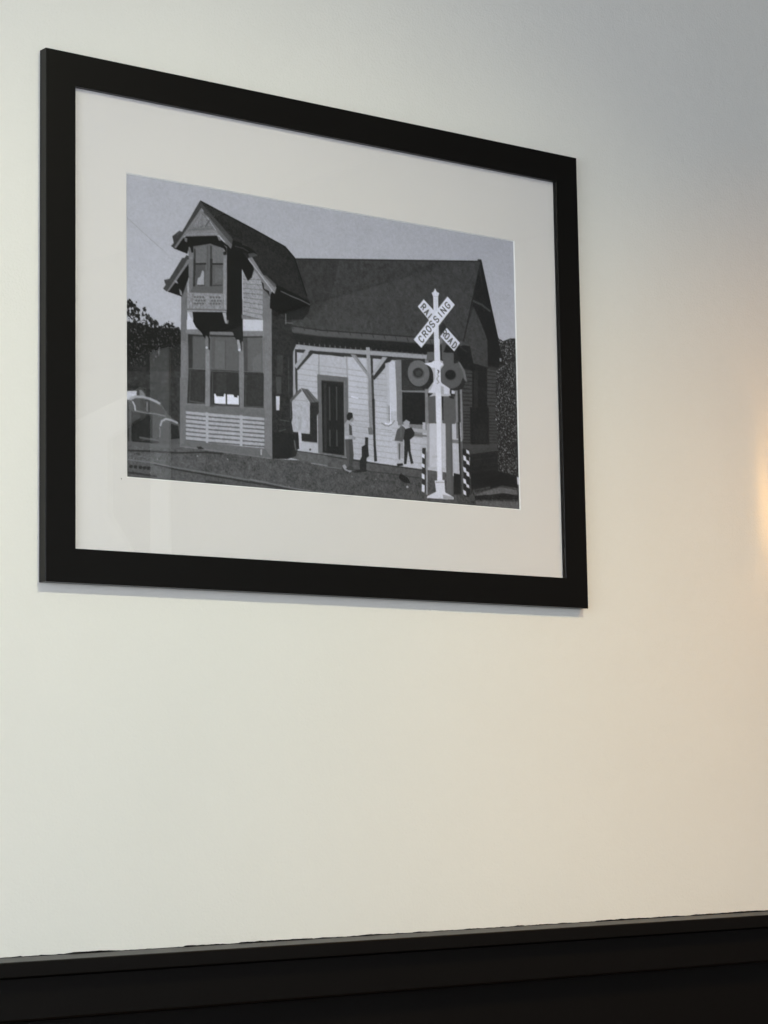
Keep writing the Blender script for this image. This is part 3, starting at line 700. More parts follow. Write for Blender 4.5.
('l',44,0.8,9.0,[5069,1827,5171,1816]),
('l',44,0.8,9.0,[5068,1902,5167,1892]),
('l',44,0.8,9.0,[5067,1977,5164,1967]),
('l',44,0.8,9.0,[5066,2052,5160,2042]),
('l',44,0.8,9.0,[5065,2126,5156,2118]),
('l',44,0.8,9.0,[5063,2201,5152,2193]),
('l',44,0.8,9.0,[5062,2276,5149,2268]),
('l',44,0.8,9.0,[5061,2351,5145,2343]),
('l',44,0.8,9.0,[5060,2425,5141,2418]),
('l',44,0.8,9.0,[5059,2500,5138,2493]),
('p',205,1.0,[4440,1057,4625,1199,4529,1326,4341,1162]),
('p',44,1.0,[4679,1409,4741,1315,4810,1374,4720,1471]),
('l',84,0.8,7.7,[4841,1364,4992,1468]),
('l',84,0.7,7.7,[5015,1599,5125,1655]),
('p',205,1.0,[4802,1379,5019,1552,4919,1671,4694,1503]),
('p',130,0.8,[4685,1502,4727,1524,4734,1576,4683,1608]),
('p',204,1.0,[4593,992,4673,983,4674,1835,4593,1843]),
('p',206,1.0,[4570,958,4597,944,4629,892,4652,935,4694,948,4670,1003,4596,1016]),
('l',160,1.0,6.4,[4605,998,4667,994]),
('l',160,0.5,6.4,[4638,1027,4641,1227]),
('p',38,1.0,[4572,2019,4567,2054,4554,2088,4533,2120,4507,2147,4475,2169,4440,2183,4404,2191,4367,2190,4333,2182,4303,2167,4277,2145,4259,2117,4247,2085,4244,2051,4249,2016,4262,1982,4282,1951,4308,1924,4340,1902,4374,1887,4411,1879,4447,1879,4482,1887,4513,1903,4538,1925,4557,1953,4568,1984]),
('p',40,1.0,[4409,2160,4538,2042,4572,1986,4570,2092,4484,2192,4392,2201]),
('p',112,1,[4508,1976,4508,2013,4500,2050,4483,2085,4459,2116,4429,2141,4394,2160,4356,2172,4317,2175,4279,2170,4244,2157,4214,2137,4189,2110,4172,2078,4163,2043,4163,2006,4171,1969,4187,1935,4211,1903,4241,1878,4276,1859,4313,1847,4352,1843,4390,1848,4426,1861,4457,1881,4481,1908,4499,1940]),
('p',66,0.6,[4428,1997,4425,2014,4418,2030,4406,2045,4390,2058,4372,2068,4351,2076,4330,2080,4308,2080,4288,2077,4270,2070,4255,2060,4244,2047,4237,2033,4235,2017,4238,2000,4245,1984,4257,1969,4273,1956,4291,1946,4312,1939,4333,1935,4355,1934,4375,1937,4393,1944,4408,1954,4419,1967,4426,1982]),
('p',44,1.0,[4407,1994,4404,2008,4398,2021,4389,2034,4376,2045,4361,2053,4344,2060,4327,2063,4309,2063,4293,2060,4278,2054,4266,2046,4257,2035,4252,2023,4250,2010,4252,1996,4258,1983,4268,1970,4281,1960,4296,1951,4312,1945,4330,1941,4347,1941,4363,1944,4378,1950,4390,1958,4399,1969,4405,1981]),
('p',66,0.8,[4385,2002,4383,2010,4379,2018,4373,2026,4365,2033,4356,2038,4345,2042,4334,2044,4323,2044,4312,2042,4303,2039,4295,2034,4289,2027,4286,2020,4285,2012,4286,2003,4290,1995,4296,1988,4304,1981,4314,1976,4324,1972,4336,1970,4347,1970,4357,1971,4367,1975,4374,1980,4380,1986,4384,1994]),
('l',135,0.6,6.4,[4173,1973,4208,1897,4292,1853]),
('p',92,1.0,[4880,1842,4984,1805,5070,1896,5108,2026,5045,2072,4975,2146,4872,2155]),
('p',118,1.0,[4977,1792,5009,1802,5087,1901,5123,2045,5081,2015,5049,1912]),
('p',42,1.0,[4872,2155,4994,2077,5056,1991,5094,2041,5052,2138,4940,2169]),
('p',92,1,[5047,1950,5047,1987,5037,2024,5019,2059,4993,2091,4960,2117,4922,2136,4881,2148,4839,2152,4798,2147,4760,2135,4727,2115,4701,2089,4683,2057,4674,2022,4674,1986,4683,1949,4701,1914,4727,1883,4760,1857,4798,1837,4838,1825,4881,1821,4922,1825,4960,1837,4993,1857,5019,1883,5037,1915]),
('p',60,0.6,[4952,1969,4949,1986,4941,2002,4929,2016,4913,2029,4894,2040,4873,2047,4851,2051,4829,2051,4809,2048,4790,2041,4775,2032,4763,2019,4756,2005,4754,1989,4757,1973,4765,1957,4777,1942,4793,1929,4812,1919,4833,1911,4855,1907,4877,1907,4898,1910,4916,1917,4931,1926,4943,1939,4950,1953]),
('p',32,1.0,[4935,1968,4932,1982,4926,1996,4915,2008,4902,2020,4885,2028,4867,2035,4848,2038,4829,2038,4811,2036,4795,2030,4782,2022,4772,2011,4766,1999,4765,1985,4767,1971,4774,1958,4784,1945,4798,1934,4814,1925,4832,1919,4851,1915,4870,1915,4888,1918,4904,1923,4917,1932,4927,1943,4933,1955]),
('p',204,1.0,[4600,1545,4686,1536,4696,2595,4601,2603]),
('p',208,1.0,[4428,1875,4542,1849,4580,1824,4694,1833,4748,1851,4662,1913,4554,1916]),
('p',196,1.0,[4587,2064,4624,1954,4668,2069,4708,2098,4822,2147,4820,2227,4479,2235,4534,2188]),
('p',150,0.8,[4690,2133,4737,2142,4735,2235,4688,2237]),
('p',40,1.0,[4838,2152,4864,2150,4862,2216,4837,2219]),
('p',190,1.0,[4863,2170,4923,2177,4913,2215,4862,2216]),
('l',60,1.0,12.8,[4644,1939,4666,1950,4648,1978]),
('l',120,1.0,9.0,[4636,1993,4659,2010,4625,2053,4661,2090,4630,2112]),
('p',208,1.0,[4611,2411,4697,2403,4685,3345,4602,3351]),
('p',160,0.6,[4685,2404,4704,2402,4694,3345,4676,3346]),
('p',198,1.0,[4561,3340,4718,3321,4728,3477,4861,3528,4860,3561,4427,3568,4442,3542,4581,3478]),
('p',120,0.6,[4686,3507,4852,3525,4851,3561,4694,3561]),
('l',130,1.0,8.8,[4579,3362,4717,3352]),
('p',172,1.0,[4529,3032,4610,3026,4609,3053,4529,3054]),
('p',172,1.0,[4684,3020,4748,3033,4683,3066]),
('p',210,1.0,[4826,975,4946,1068,4387,1682,4266,1590]),
('l',62,1.0,12.8,[4388,1537,4366,1537,4349,1556,4356,1578,4388,1603,4413,1605,4430,1586,4426,1567]),
('l',62,1.0,12.8,[4465,1540,4401,1490,4425,1463,4448,1461,4460,1470,4458,1489,4434,1516]),
('l',62,1.0,12.8,[4451,1497,4500,1501]),
('l',62,1.0,12.8,[4534,1462,4509,1460,4477,1435,4469,1413,4487,1393,4512,1396,4544,1421,4551,1443,4534,1462]),
('l',62,1.0,12.8,[4564,1325,4544,1326,4526,1345,4530,1365,4547,1371,4588,1350,4604,1356,4608,1376,4591,1395,4570,1396]),
('l',62,1.0,12.8,[4633,1255,4613,1255,4595,1275,4599,1294,4616,1300,4657,1279,4673,1286,4678,1305,4660,1325,4640,1325]),
('l',62,1.0,12.8,[4733,1249,4668,1199]),
('l',62,1.0,12.8,[4771,1206,4706,1156,4807,1167,4741,1117]),
('l',62,1.0,12.8,[4823,1056,4801,1056,4783,1075,4790,1098,4823,1122,4848,1125,4866,1106,4858,1083,4845,1073,4829,1091]),
('l',62,1.0,12.8,[4389,1172,4446,1112,4470,1130,4469,1151,4458,1161,4440,1162,4416,1143]),
('l',62,1.0,12.8,[4433,1156,4423,1198]),
('l',62,1.0,12.8,[4441,1232,4515,1185,4475,1259]),
('l',62,1.0,12.8,[4467,1218,4487,1234]),
('l',62,1.0,12.8,[4507,1290,4565,1230]),
('l',62,1.0,12.8,[4715,1471,4774,1404,4797,1423,4795,1444,4785,1456,4766,1457,4743,1439]),
('l',62,1.0,12.8,[4760,1452,4748,1497]),
('l',62,1.0,12.8,[4770,1516,4776,1493,4806,1460,4829,1450,4845,1463,4839,1486,4810,1519,4787,1529,4770,1516]),
('l',62,1.0,12.8,[4818,1559,4894,1506,4851,1586]),
('l',62,1.0,12.8,[4844,1543,4864,1559]),
('l',62,1.0,12.8,[4880,1612,4939,1545,4959,1561,4956,1590,4930,1619,4900,1627,4880,1612]),
('p',210,0.0,[4440,1057,4625,1199,4608,1215,4430,1068]),
('p',46,1.0,[4373,2946,4428,2941,4415,3504,4356,3497]),
('p',140,1.0,[4427,2990,4459,2995,4446,3534,4419,3525]),
('p',205,1.0,[4363,3009,4408,3024,4407,3078,4362,3063]),
('p',205,1.0,[4360,3135,4405,3150,4404,3196,4359,3182]),
('p',205,1.0,[4357,3261,4402,3276,4401,3340,4356,3325]),
('p',205,1.0,[4354,3395,4399,3410,4397,3505,4352,3490]),
('p',38,1.0,[5027,2906,5130,2906,5137,3517,5025,3503]),
('p',205,1.0,[5029,2983,5076,2997,5084,3062,5037,3048]),
('p',205,1.0,[5026,3130,5072,3145,5080,3208,5033,3194]),
('p',205,1.0,[5022,3276,5068,3291,5076,3354,5029,3339]),
('p',205,1.0,[5018,3423,5064,3438,5072,3496,5026,3481]),
('p',200,1.0,[5081,2906,5130,2924,5138,2971,5089,2956]),
('p',200,1.0,[5077,3035,5126,3054,5134,3106,5085,3091]),
('p',200,1.0,[5074,3180,5122,3198,5130,3256,5081,3241]),
('p',200,1.0,[5069,3340,5118,3358,5126,3401,5077,3387]),
('p',70,1.0,[5115,3479,5204,3491,5214,3545,5120,3569]),
('p',122,1.0,[831,1451,1305,724,1918,763,2108,1224,2094,3258,802,3218]),
('p',116,1.0,[807,2408,899,2399,885,3197,801,3205]),
('p',122,1.0,[1980,2292,2097,2281,2092,3248,1976,3229]),
('p',112,1.0,[832,1450,915,1261,910,1974,821,1984]),
('p',120,1.0,[1978,1254,2079,1321,2078,1731,1972,1742]),
('p',146,1.0,[872,1285,944,1214,969,1390,967,1587,913,1587,915,1311]),
('p',188,1.0,[913,1630,982,1622,995,1732,1049,1814,911,1832]),
('n',16,8,[872,1285,944,1214,967,1587,913,1587]),
('p',144,1.0,[1678,1009,1850,1003,1983,1146,1974,1598,1685,1571]),
('l',112,0.8,9.6,[1689,1145,1980,1119]),
('l',112,0.8,9.6,[1689,1199,1979,1179]),
('l',112,0.8,9.6,[1688,1254,1978,1239]),
('l',112,0.8,9.6,[1688,1309,1978,1299]),
('l',112,0.8,9.6,[1687,1364,1977,1359]),
('l',112,0.8,9.6,[1686,1419,1976,1419]),
('l',112,0.8,9.6,[1686,1474,1975,1479]),
('l',112,0.8,9.6,[1685,1528,1975,1539]),
('n',16,6,[1678,1009,1850,1003,1983,1146,1974,1598,1685,1571]),
('p',184,1.0,[1686,1627,1974,1601,1972,1742,1684,1774]),
('l',178,1.0,14.4,[1689,1023,1690,1571]),
('l',110,1.0,9.6,[1685,1575,1974,1601]),
('p',184,1.0,[904,1725,1012,1712,1083,1812,903,1835]),
('p',186,1.0,[1693,1635,1979,1602,1977,1736,1691,1763]),
('p',126,1.0,[892,1836,1128,1850,1128,1878,892,1885]),
('p',126,1.0,[1673,1768,1991,1733,1990,1796,1672,1824]),
('p',118,1.0,[899,1885,2005,1796,1994,2680,893,2733]),
('p',90,1.0,[921,1899,1164,1892,1161,2274,927,2291]),
('p',50,1.0,[921,1894,985,1897,982,2286,925,2288]),
('p',50,1.0,[921,1888,1164,1877,1164,1895,921,1910]),
('p',48,1.0,[925,2313,1162,2292,1148,2687,901,2699]),
('p',60,0.4,[1025,2324,1142,2312,1122,2651,1005,2631]),
('l',80,1.0,8.0,[950,2324,937,2683]),
('l',36,1.0,11.2,[925,2304,1162,2289]),
('l',84,1.0,12.8,[933,2671,1139,2680]),
('p',93,1.0,[1231,1880,1635,1859,1627,2242,1233,2266]),
('p',46,1.0,[1224,1861,1639,1828,1638,1850,1224,1886]),
('l',72,1.0,11.2,[1443,1911,1439,2244]),
('p',86,1.0,[1255,1901,1291,1897,1288,2255,1252,2258]),
('p',114,0.5,[1300,1927,1428,1921,1425,2241,1297,2251]),
('p',46,1.0,[1233,2291,1627,2267,1634,2666,1206,2686]),
('p',58,0.7,[1306,2311,1452,2297,1450,2528,1304,2542]),
('l',78,1.0,9.6,[1257,2301,1248,2670]),
('l',40,1.0,12.8,[1233,2279,1627,2255]),
('l',90,0.6,11.2,[1233,2269,1627,2242]),
('p',212,1.0,[1276,2557,1298,2550,1309,2580,1407,2576,1418,2541,1437,2539,1439,2665,1282,2667]),
('p',212,1.0,[1459,2543,1550,2541,1559,2567,1602,2570,1605,2545,1624,2546,1623,2660,1457,2663]),
('p',52,0.7,[1214,2673,1634,2650,1630,2678,1210,2704]),
('p',98,1.0,[1694,1869,1967,1804,1970,2233,1701,2250]),
('p',68,1.0,[1694,1853,1754,1846,1753,2242,1701,2244]),
('p',46,1.0,[1687,1832,1971,1798,1971,1813,1687,1854]),
('p',118,0.5,[1814,2090,1946,1998,1953,2216,1831,2228]),
('p',44,1.0,[1704,2266,1984,2247,1976,2660,1696,2672]),
('p',52,0.8,[1741,2284,1965,2261,1954,2629,1737,2648]),
('l',38,1.0,11.2,[1701,2260,1973,2242]),
('l',84,0.8,11.2,[1728,2285,1721,2650]),
('l',86,0.8,11.2,[1715,2661,1968,2648]),
('p',128,1.0,[1161,2042,1223,2035,1224,2721,1152,2722]),
('p',124,1.0,[1637,2007,1696,2001,1681,2698,1635,2699]),
('l',60,0.6,8.0,[1226,2058,1221,2703]),
('p',110,1.0,[879,2723,1994,2673,1993,2777,879,2799]),
('p',60,0.6,[1212,2698,1275,2695,1275,2712,1211,2714]),
('p',160,1.0,[886,2795,1985,2775,1981,3142,883,3137]),
('l',98,1.0,16.0,[886,2835,1158,2834]),
('l',98,1.0,16.0,[1198,2833,1639,2824]),
('l',98,1.0,16.0,[1676,2824,1985,2817]),
('l',98,1.0,16.0,[885,2884,1158,2883]),
('l',98,1.0,16.0,[1197,2883,1639,2874]),
('l',98,1.0,16.0,[1676,2874,1984,2868]),
('l',98,1.0,16.0,[885,2934,1157,2933]),
('l',98,1.0,16.0,[1197,2933,1638,2924]),
('l',98,1.0,16.0,[1675,2924,1984,2918]),
('l',98,1.0,16.0,[885,2983,1157,2983]),
('l',98,1.0,16.0,[1196,2982,1638,2974]),
('l',98,1.0,16.0,[1675,2974,1983,2969]),
('l',98,1.0,16.0,[884,3032,1156,3032]),
('l',98,1.0,16.0,[1196,3032,1637,3024]),
('l',98,1.0,16.0,[1674,3024,1983,3019]),
('l',98,1.0,16.0,[884,3081,1156,3082]),
('l',98,1.0,16.0,[1196,3081,1637,3074]),
('l',98,1.0,16.0,[1674,3075,1982,3070]),
('l',98,1.0,16.0,[884,3131,1156,3131]),
('l',98,1.0,16.0,[1195,3131,1636,3125]),
('l',98,1.0,16.0,[1673,3125,1981,3120]),
('p',160,0.9,[1158,2780,1195,2783,1192,3134,1156,3134]),
('p',162,0.9,[1636,2772,1677,2774,1669,3142,1632,3139]),
('n',10,7,[886,2795,1985,2775,1981,3142,883,3137]),
('p',108,1.0,[876,3142,1989,3144,2092,3248,1820,3241,1090,3209,805,3205]),
('p',150,1.0,[1923,3153,1951,3153,1946,3225,1924,3224]),
('p',38,1.0,[1028,3196,1090,3191,1135,3215,1054,3224]),
('p',104,1.0,[933,825,1477,751,1470,1077,935,1145]),
('p',104,1.0,[943,999,1468,930,1464,1355,940,1406]),
('p',112,1.0,[1033,861,1176,804,1174,1018,1032,1037]),
('p',116,1.0,[1267,804,1419,790,1417,987,1265,1006]),
('p',80,1.0,[1032,1055,1165,1038,1158,1281,1030,1296]),
('p',150,1.0,[1060,1212,1093,1190,1123,1109,1150,1120,1149,1279,1045,1292]),
('p',96,1.0,[1265,1025,1414,1006,1406,1247,1268,1264]),
('p',112,0.6,[1305,1063,1408,1050,1407,1200,1304,1238]),
('l',34,1.0,17.9,[1017,1048,1174,1026]),
('l',34,1.0,17.9,[1259,1017,1417,997]),
('l',60,1.0,25.6,[1022,874,1017,1123]),
('l',60,1.0,23.1,[1249,807,1247,1093]),
('l',50,1.0,30.8,[1015,995,1010,1321]),
('l',48,1.0,33.3,[1251,965,1245,1297]),
('l',64,0.5,15.4,[1202,813,1200,1099]),
('p',66,1.0,[1056,1293,1158,1281,1158,1295,1056,1308]),
('p',60,1.0,[1267,1265,1406,1245,1406,1260,1267,1282]),
('p',128,1.0,[1419,809,1472,783,1470,1077,1417,1084]),
('p',134,1.0,[1421,936,1470,930,1464,1355,1414,1355]),
('p',124,1.0,[938,848,999,865,997,1138,939,1145]),
('p',116,1.0,[943,999,998,992,992,1400,943,1406]),
('p',94,1.0,[998,1318,1415,1264,1414,1346,954,1394]),
('p',134,1.0,[914,1409,954,1394,1458,1348,1459,1557,913,1614]),
('n',16,9,[914,1409,1458,1348,1459,1557,913,1614]),
('p',84,0.8,[1035,1439,1034,1441,1033,1443,1032,1445,1029,1447,1027,1449,1023,1450,1020,1450,1017,1451,1014,1450,1011,1449,1009,1448,1007,1446,1006,1444,1006,1442,1006,1440,1007,1438,1009,1436,1011,1434,1014,1432,1017,1431,1020,1431,1024,1431,1027,1431,1029,1432,1032,1433,1033,1435,1034,1437]),
('p',84,0.8,[1255,1415,1255,1417,1254,1419,1252,1421,1250,1423,1247,1425,1244,1426,1241,1426,1238,1427,1234,1426,1232,1425,1229,1424,1228,1422,1227,1420,1226,1418,1227,1416,1228,1414,1230,1412,1232,1410,1235,1408,1238,1407,1241,1407,1244,1406,1247,1407,1250,1408,1252,1409,1254,1411,1255,1413]),
('p',84,0.8,[1072,1434,1072,1437,1071,1439,1069,1441,1067,1443,1064,1444,1061,1445,1058,1446,1055,1446,1052,1446,1049,1445,1047,1444,1045,1442,1044,1440,1043,1438,1044,1436,1045,1433,1047,1431,1049,1429,1052,1428,1055,1427,1058,1426,1061,1426,1064,1426,1067,1427,1069,1429,1071,1430,1072,1432]),
('p',84,0.8,[1295,1410,1295,1412,1293,1415,1292,1417,1289,1418,1287,1420,1283,1421,1280,1422,1277,1422,1274,1422,1271,1421,1269,1419,1267,1418,1266,1416,1266,1414,1266,1411,1267,1409,1269,1407,1271,1405,1274,1404,1277,1403,1280,1402,1284,1402,1287,1402,1289,1403,1292,1404,1294,1406,1295,1408]),
('p',84,0.8,[1110,1430,1110,1432,1109,1434,1107,1436,1105,1438,1102,1440,1099,1441,1095,1441,1092,1442,1089,1441,1086,1440,1084,1439,1082,1437,1081,1435,1081,1433,1081,1431,1083,1429,1084,1427,1087,1425,1089,1423,1092,1422,1096,1422,1099,1422,1102,1422,1105,1423,1107,1424,1109,1426,1110,1428]),
('p',84,0.8,[1334,1405,1334,1408,1333,1410,1331,1412,1329,1414,1326,1415,1323,1416,1320,1417,1316,1417,1313,1417,1311,1416,1308,1415,1307,1413,1306,1411,1305,1409,1306,1407,1307,1404,1308,1402,1311,1400,1314,1399,1317,1398,1320,1397,1323,1397,1326,1397,1329,1398,1331,1400,1333,1401,1334,1403]),
('p',84,0.8,[1148,1425,1147,1428,1146,1430,1145,1432,1142,1434,1139,1435,1136,1436,1133,1437,1130,1437,1127,1437,1124,1436,1122,1435,1120,1433,1119,1431,1119,1429,1119,1427,1120,1424,1122,1422,1124,1420,1127,1419,1130,1418,1133,1417,1137,1417,1140,1417,1142,1418,1145,1419,1146,1421,1147,1423]),
('p',84,0.8,[1374,1401,1374,1403,1373,1405,1371,1407,1368,1409,1366,1411,1363,1412,1359,1412,1356,1412,1353,1412,1350,1411,1348,1410,1346,1408,1345,1406,1345,1404,1345,1402,1346,1400,1348,1398,1350,1396,1353,1394,1356,1393,1359,1392,1363,1392,1366,1393,1369,1393,1371,1395,1373,1396,1374,1398]),
('p',84,0.8,[1052,1479,1051,1481,1050,1483,1049,1485,1046,1487,1044,1489,1040,1490,1037,1490,1034,1490,1031,1490,1028,1489,1026,1488,1024,1486,1023,1484,1023,1482,1023,1480,1024,1478,1026,1476,1028,1474,1031,1472,1034,1471,1037,1471,1041,1470,1044,1471,1046,1472,1049,1473,1050,1475,1051,1477]),
('p',84,0.8,[1273,1455,1272,1457,1271,1459,1269,1461,1267,1463,1264,1465,1261,1466,1258,1467,1255,1467,1252,1466,1249,1465,1247,1464,1245,1462,1244,1461,1243,1458,1244,1456,1245,1454,1247,1452,1249,1450,1252,1448,1255,1447,1258,1447,1261,1447,1264,1447,1267,1448,1270,1449,1271,1451,1272,1453]),
('p',84,0.8,[1089,1474,1089,1476,1088,1479,1086,1481,1084,1483,1081,1484,1078,1485,1075,1486,1072,1486,1069,1486,1066,1485,1064,1483,1062,1482,1061,1480,1060,1478,1061,1475,1062,1473,1064,1471,1066,1469,1069,1468,1072,1467,1075,1466,1078,1466,1081,1466,1084,1467,1086,1468,1088,1470,1089,1472]),
('p',84,0.8,[1312,1450,1312,1452,1311,1455,1309,1457,1307,1459,1304,1460,1301,1461,1297,1462,1294,1462,1291,1462,1288,1461,1286,1459,1284,1458,1283,1456,1283,1454,1283,1451,1284,1449,1286,1447,1288,1445,1291,1444,1294,1443,1298,1442,1301,1442,1304,1442,1307,1443,1309,1444,1311,1446,1312,1448]),
('p',84,0.8,[1127,1470,1127,1472,1126,1474,1124,1476,1122,1478,1119,1480,1116,1481,1113,1481,1109,1482,1106,1481,1103,1480,1101,1479,1100,1477,1098,1475,1098,1473,1098,1471,1100,1469,1101,1467,1104,1465,1106,1463,1109,1462,1113,1462,1116,1461,1119,1462,1122,1463,1124,1464,1126,1466,1127,1468]),
('p',84,0.8,[1352,1445,1351,1448,1350,1450,1348,1452,1346,1454,1343,1455,1340,1457,1337,1457,1334,1457,1331,1457,1328,1456,1325,1455,1324,1453,1323,1451,1322,1449,1323,1447,1324,1444,1326,1442,1328,1441,1331,1439,1334,1438,1337,1437,1340,1437,1343,1438,1346,1438,1348,1440,1350,1441,1351,1443]),
('p',84,0.8,[1165,1465,1164,1468,1163,1470,1162,1472,1159,1474,1157,1475,1153,1476,1150,1477,1147,1477,1144,1477,1141,1476,1139,1475,1137,1473,1136,1471,1136,1469,1136,1466,1137,1464,1139,1462,1141,1460,1144,1459,1147,1458,1150,1457,1154,1457,1157,1457,1159,1458,1162,1459,1163,1461,1165,1463]),
('p',84,0.8,[1391,1441,1391,1443,1390,1445,1388,1447,1386,1449,1383,1451,1380,1452,1376,1452,1373,1453,1370,1452,1367,1451,1365,1450,1363,1448,1362,1446,1362,1444,1362,1442,1363,1440,1365,1438,1367,1436,1370,1434,1373,1433,1377,1433,1380,1432,1383,1433,1386,1434,1388,1435,1390,1437,1391,1439]),
('p',84,0.8,[1034,1515,1034,1518,1033,1520,1031,1522,1029,1524,1026,1525,1023,1526,1020,1527,1016,1527,1013,1527,1011,1526,1008,1525,1007,1523,1006,1521,1005,1519,1006,1517,1007,1514,1009,1512,1011,1510,1014,1509,1017,1508,1020,1507,1023,1507,1026,1507,1029,1508,1031,1510,1033,1511,1034,1513]),
('p',84,0.8,[1255,1492,1254,1494,1253,1496,1252,1498,1249,1500,1246,1502,1243,1503,1240,1503,1237,1503,1234,1503,1231,1502,1229,1501,1227,1499,1226,1497,1226,1495,1226,1493,1227,1491,1229,1489,1231,1487,1234,1485,1237,1484,1240,1484,1244,1483,1247,1484,1249,1485,1252,1486,1253,1488,1254,1490]),
('p',84,0.8,[1072,1511,1071,1513,1070,1515,1069,1517,1066,1519,1064,1521,1060,1522,1057,1522,1054,1523,1051,1522,1048,1521,1046,1520,1044,1518,1043,1516,1043,1514,1043,1512,1044,1510,1046,1508,1048,1506,1051,1504,1054,1503,1057,1503,1061,1503,1064,1503,1066,1504,1069,1505,1070,1507,1071,1509]),
('p',84,0.8,[1294,1487,1294,1489,1293,1492,1291,1494,1289,1495,1286,1497,1283,1498,1280,1499,1276,1499,1273,1498,1270,1498,1268,1496,1266,1495,1265,1493,1265,1490,1265,1488,1267,1486,1268,1484,1271,1482,1273,1481,1276,1479,1280,1479,1283,1479,1286,1479,1289,1480,1291,1481,1293,1483,1294,1485]),
('p',84,0.8,[1109,1506,1109,1509,1108,1511,1106,1513,1104,1515,1101,1516,1098,1517,1095,1518,1092,1518,1089,1518,1086,1517,1084,1516,1082,1514,1081,1512,1080,1510,1081,1508,1082,1505,1084,1503,1086,1501,1089,1500,1092,1499,1095,1498,1098,1498,1101,1499,1104,1499,1106,1501,1108,1502,1109,1504]),
('p',84,0.8,[1334,1482,1333,1485,1332,1487,1330,1489,1328,1491,1325,1492,1322,1493,1319,1494,1316,1494,1313,1494,1310,1493,1308,1492,1306,1490,1305,1488,1304,1486,1305,1484,1306,1481,1308,1479,1310,1477,1313,1476,1316,1475,1319,1474,1322,1474,1326,1474,1328,1475,1331,1477,1332,1478,1333,1480]),
('p',84,0.8,[1147,1502,1147,1504,1146,1506,1144,1509,1142,1510,1139,1512,1136,1513,1133,1514,1129,1514,1126,1513,1124,1512,1121,1511,1120,1510,1118,1508,1118,1505,1119,1503,1120,1501,1121,1499,1124,1497,1126,1496,1129,1494,1133,1494,1136,1494,1139,1494,1142,1495,1144,1496,1146,1498,1147,1500]),
('p',84,0.8,[1373,1478,1373,1480,1372,1482,1370,1484,1368,1486,1365,1488,1362,1489,1359,1489,1355,1489,1352,1489,1349,1488,1347,1487,1345,1485,1344,1483,1344,1481,1344,1479,1345,1477,1347,1475,1350,1473,1352,1471,1355,1470,1359,1469,1362,1469,1365,1470,1368,1471,1370,1472,1372,1474,1373,1475]),
('l',118,0.6,12.8,[986,1400,988,1585]),
('l',112,1.0,17.9,[913,1599,1213,1568,1459,1547]),
('l',150,1.0,11.5,[913,1616,1462,1562]),
('l',172,0.6,12.8,[1438,1358,1439,1532]),
('p',28,1.0,[1475,653,1660,688,1787,925,1828,1101,1770,1157,1685,1023,1670,1757,1690,1887,1619,1930,1549,1806,1467,1565]),
('p',26,1.0,[1481,674,1685,709,1852,782,1889,840,1776,878,1820,1113,1681,1008,1687,1571,1472,1580]),
('p',26,1.0,[1477,706,1703,754,1795,884,1859,1001,1820,1116,1678,1006,1685,1556,1469,1581]),
('p',24,1.0,[984,1620,1411,1573,1462,1573,1462,1542,1669,1518,1665,1892,1592,1875,1536,1792,1211,1825,1167,1934,1102,1842,1031,1795,992,1732]),
('p',26,1.0,[994,1699,1689,1620,1690,1869,1638,1878,1550,1794,1224,1824,1206,1891,1126,1866,1029,1787]),
('p',28,1.0,[1110,1840,1224,1824,1216,1920,1164,1895]),
('p',28,1.0,[1550,1794,1691,1775,1690,1885,1649,1897]),
('p',122,0.9,[1224,1827,1550,1799,1561,1824,1224,1855]),
('p',156,1.0,[924,1627,984,1622,998,1709,967,1693,944,1664]),
('p',156,1.0,[1400,1576,1456,1577,1464,1706,1434,1689]),
('p',70,1.0,[1461,1666,1491,1663,1483,1701,1461,1710]),
('p',118,1.0,[1166,1877,1202,1894,1212,2021,1172,2045,1154,1955]),
('p',180,1.0,[1194,2018,1193,2021,1192,2025,1190,2027,1187,2030,1184,2032,1181,2033,1177,2034,1174,2034,1170,2033,1167,2032,1165,2030,1163,2028,1161,2025,1161,2022,1161,2019,1163,2016,1165,2013,1167,2010,1170,2008,1174,2007,1177,2006,1181,2006,1185,2007,1188,2008,1190,2010,1192,2013,1193,2015]),
('p',150,1.0,[1601,1879,1638,1878,1663,1999,1622,2013]),
('p',190,1.0,[1655,1997,1655,2001,1654,2004,1651,2007,1648,2010,1645,2012,1641,2014,1637,2015,1633,2015,1629,2014,1625,2013,1622,2010,1620,2008,1619,2004,1618,2001,1619,1998,1620,1994,1623,1991,1626,1988,1629,1986,1633,1984,1637,1984,1641,1984,1645,1984,1649,1986,1652,1988,1654,1991,1655,1994]),
('p',34,1.0,[1202,1891,1227,1904,1222,2051,1204,2037]),
('p',34,1.0,[1649,1873,1672,1871,1670,2011,1659,1989]),
('p',150,0.6,[1430,1665,1489,1658,1476,1706,1439,1707]),
('p',42,1.0,[1104,286,1873,526,2317,673,2451,790,2628,1234,2681,1326,2145,1183,1801,935,1645,763,1489,724,1154,422]),
('n',7,16,[1099,286,2313,673,2674,1327,2145,1183,1489,724]),
('p',48,0.5,[1660,676,2093,739,2414,844,2615,1260,2233,1160,1873,914]),
('l',24,1.0,13.5,[1106,285,1873,523,2317,670,2452,787,2628,1234]),
('p',26,1.0,[2091,1280,2168,1168,2685,1331,2644,1445,2566,1525,2315,1565,2312,1515,2081,1447]),
('l',22,1.0,22.4,[2159,1161,2397,1227,2665,1311]),
('l',92,1.0,14.4,[2244,1222,2415,1268,2530,1292,2675,1337]),
('p',36,0.5,[2318,1403,2685,1336,2565,1533,2334,1576]),
('l',120,1.0,12.8,[2313,1491,2311,1610]),
('l',120,0.7,12.8,[2315,1597,2411,1592]),
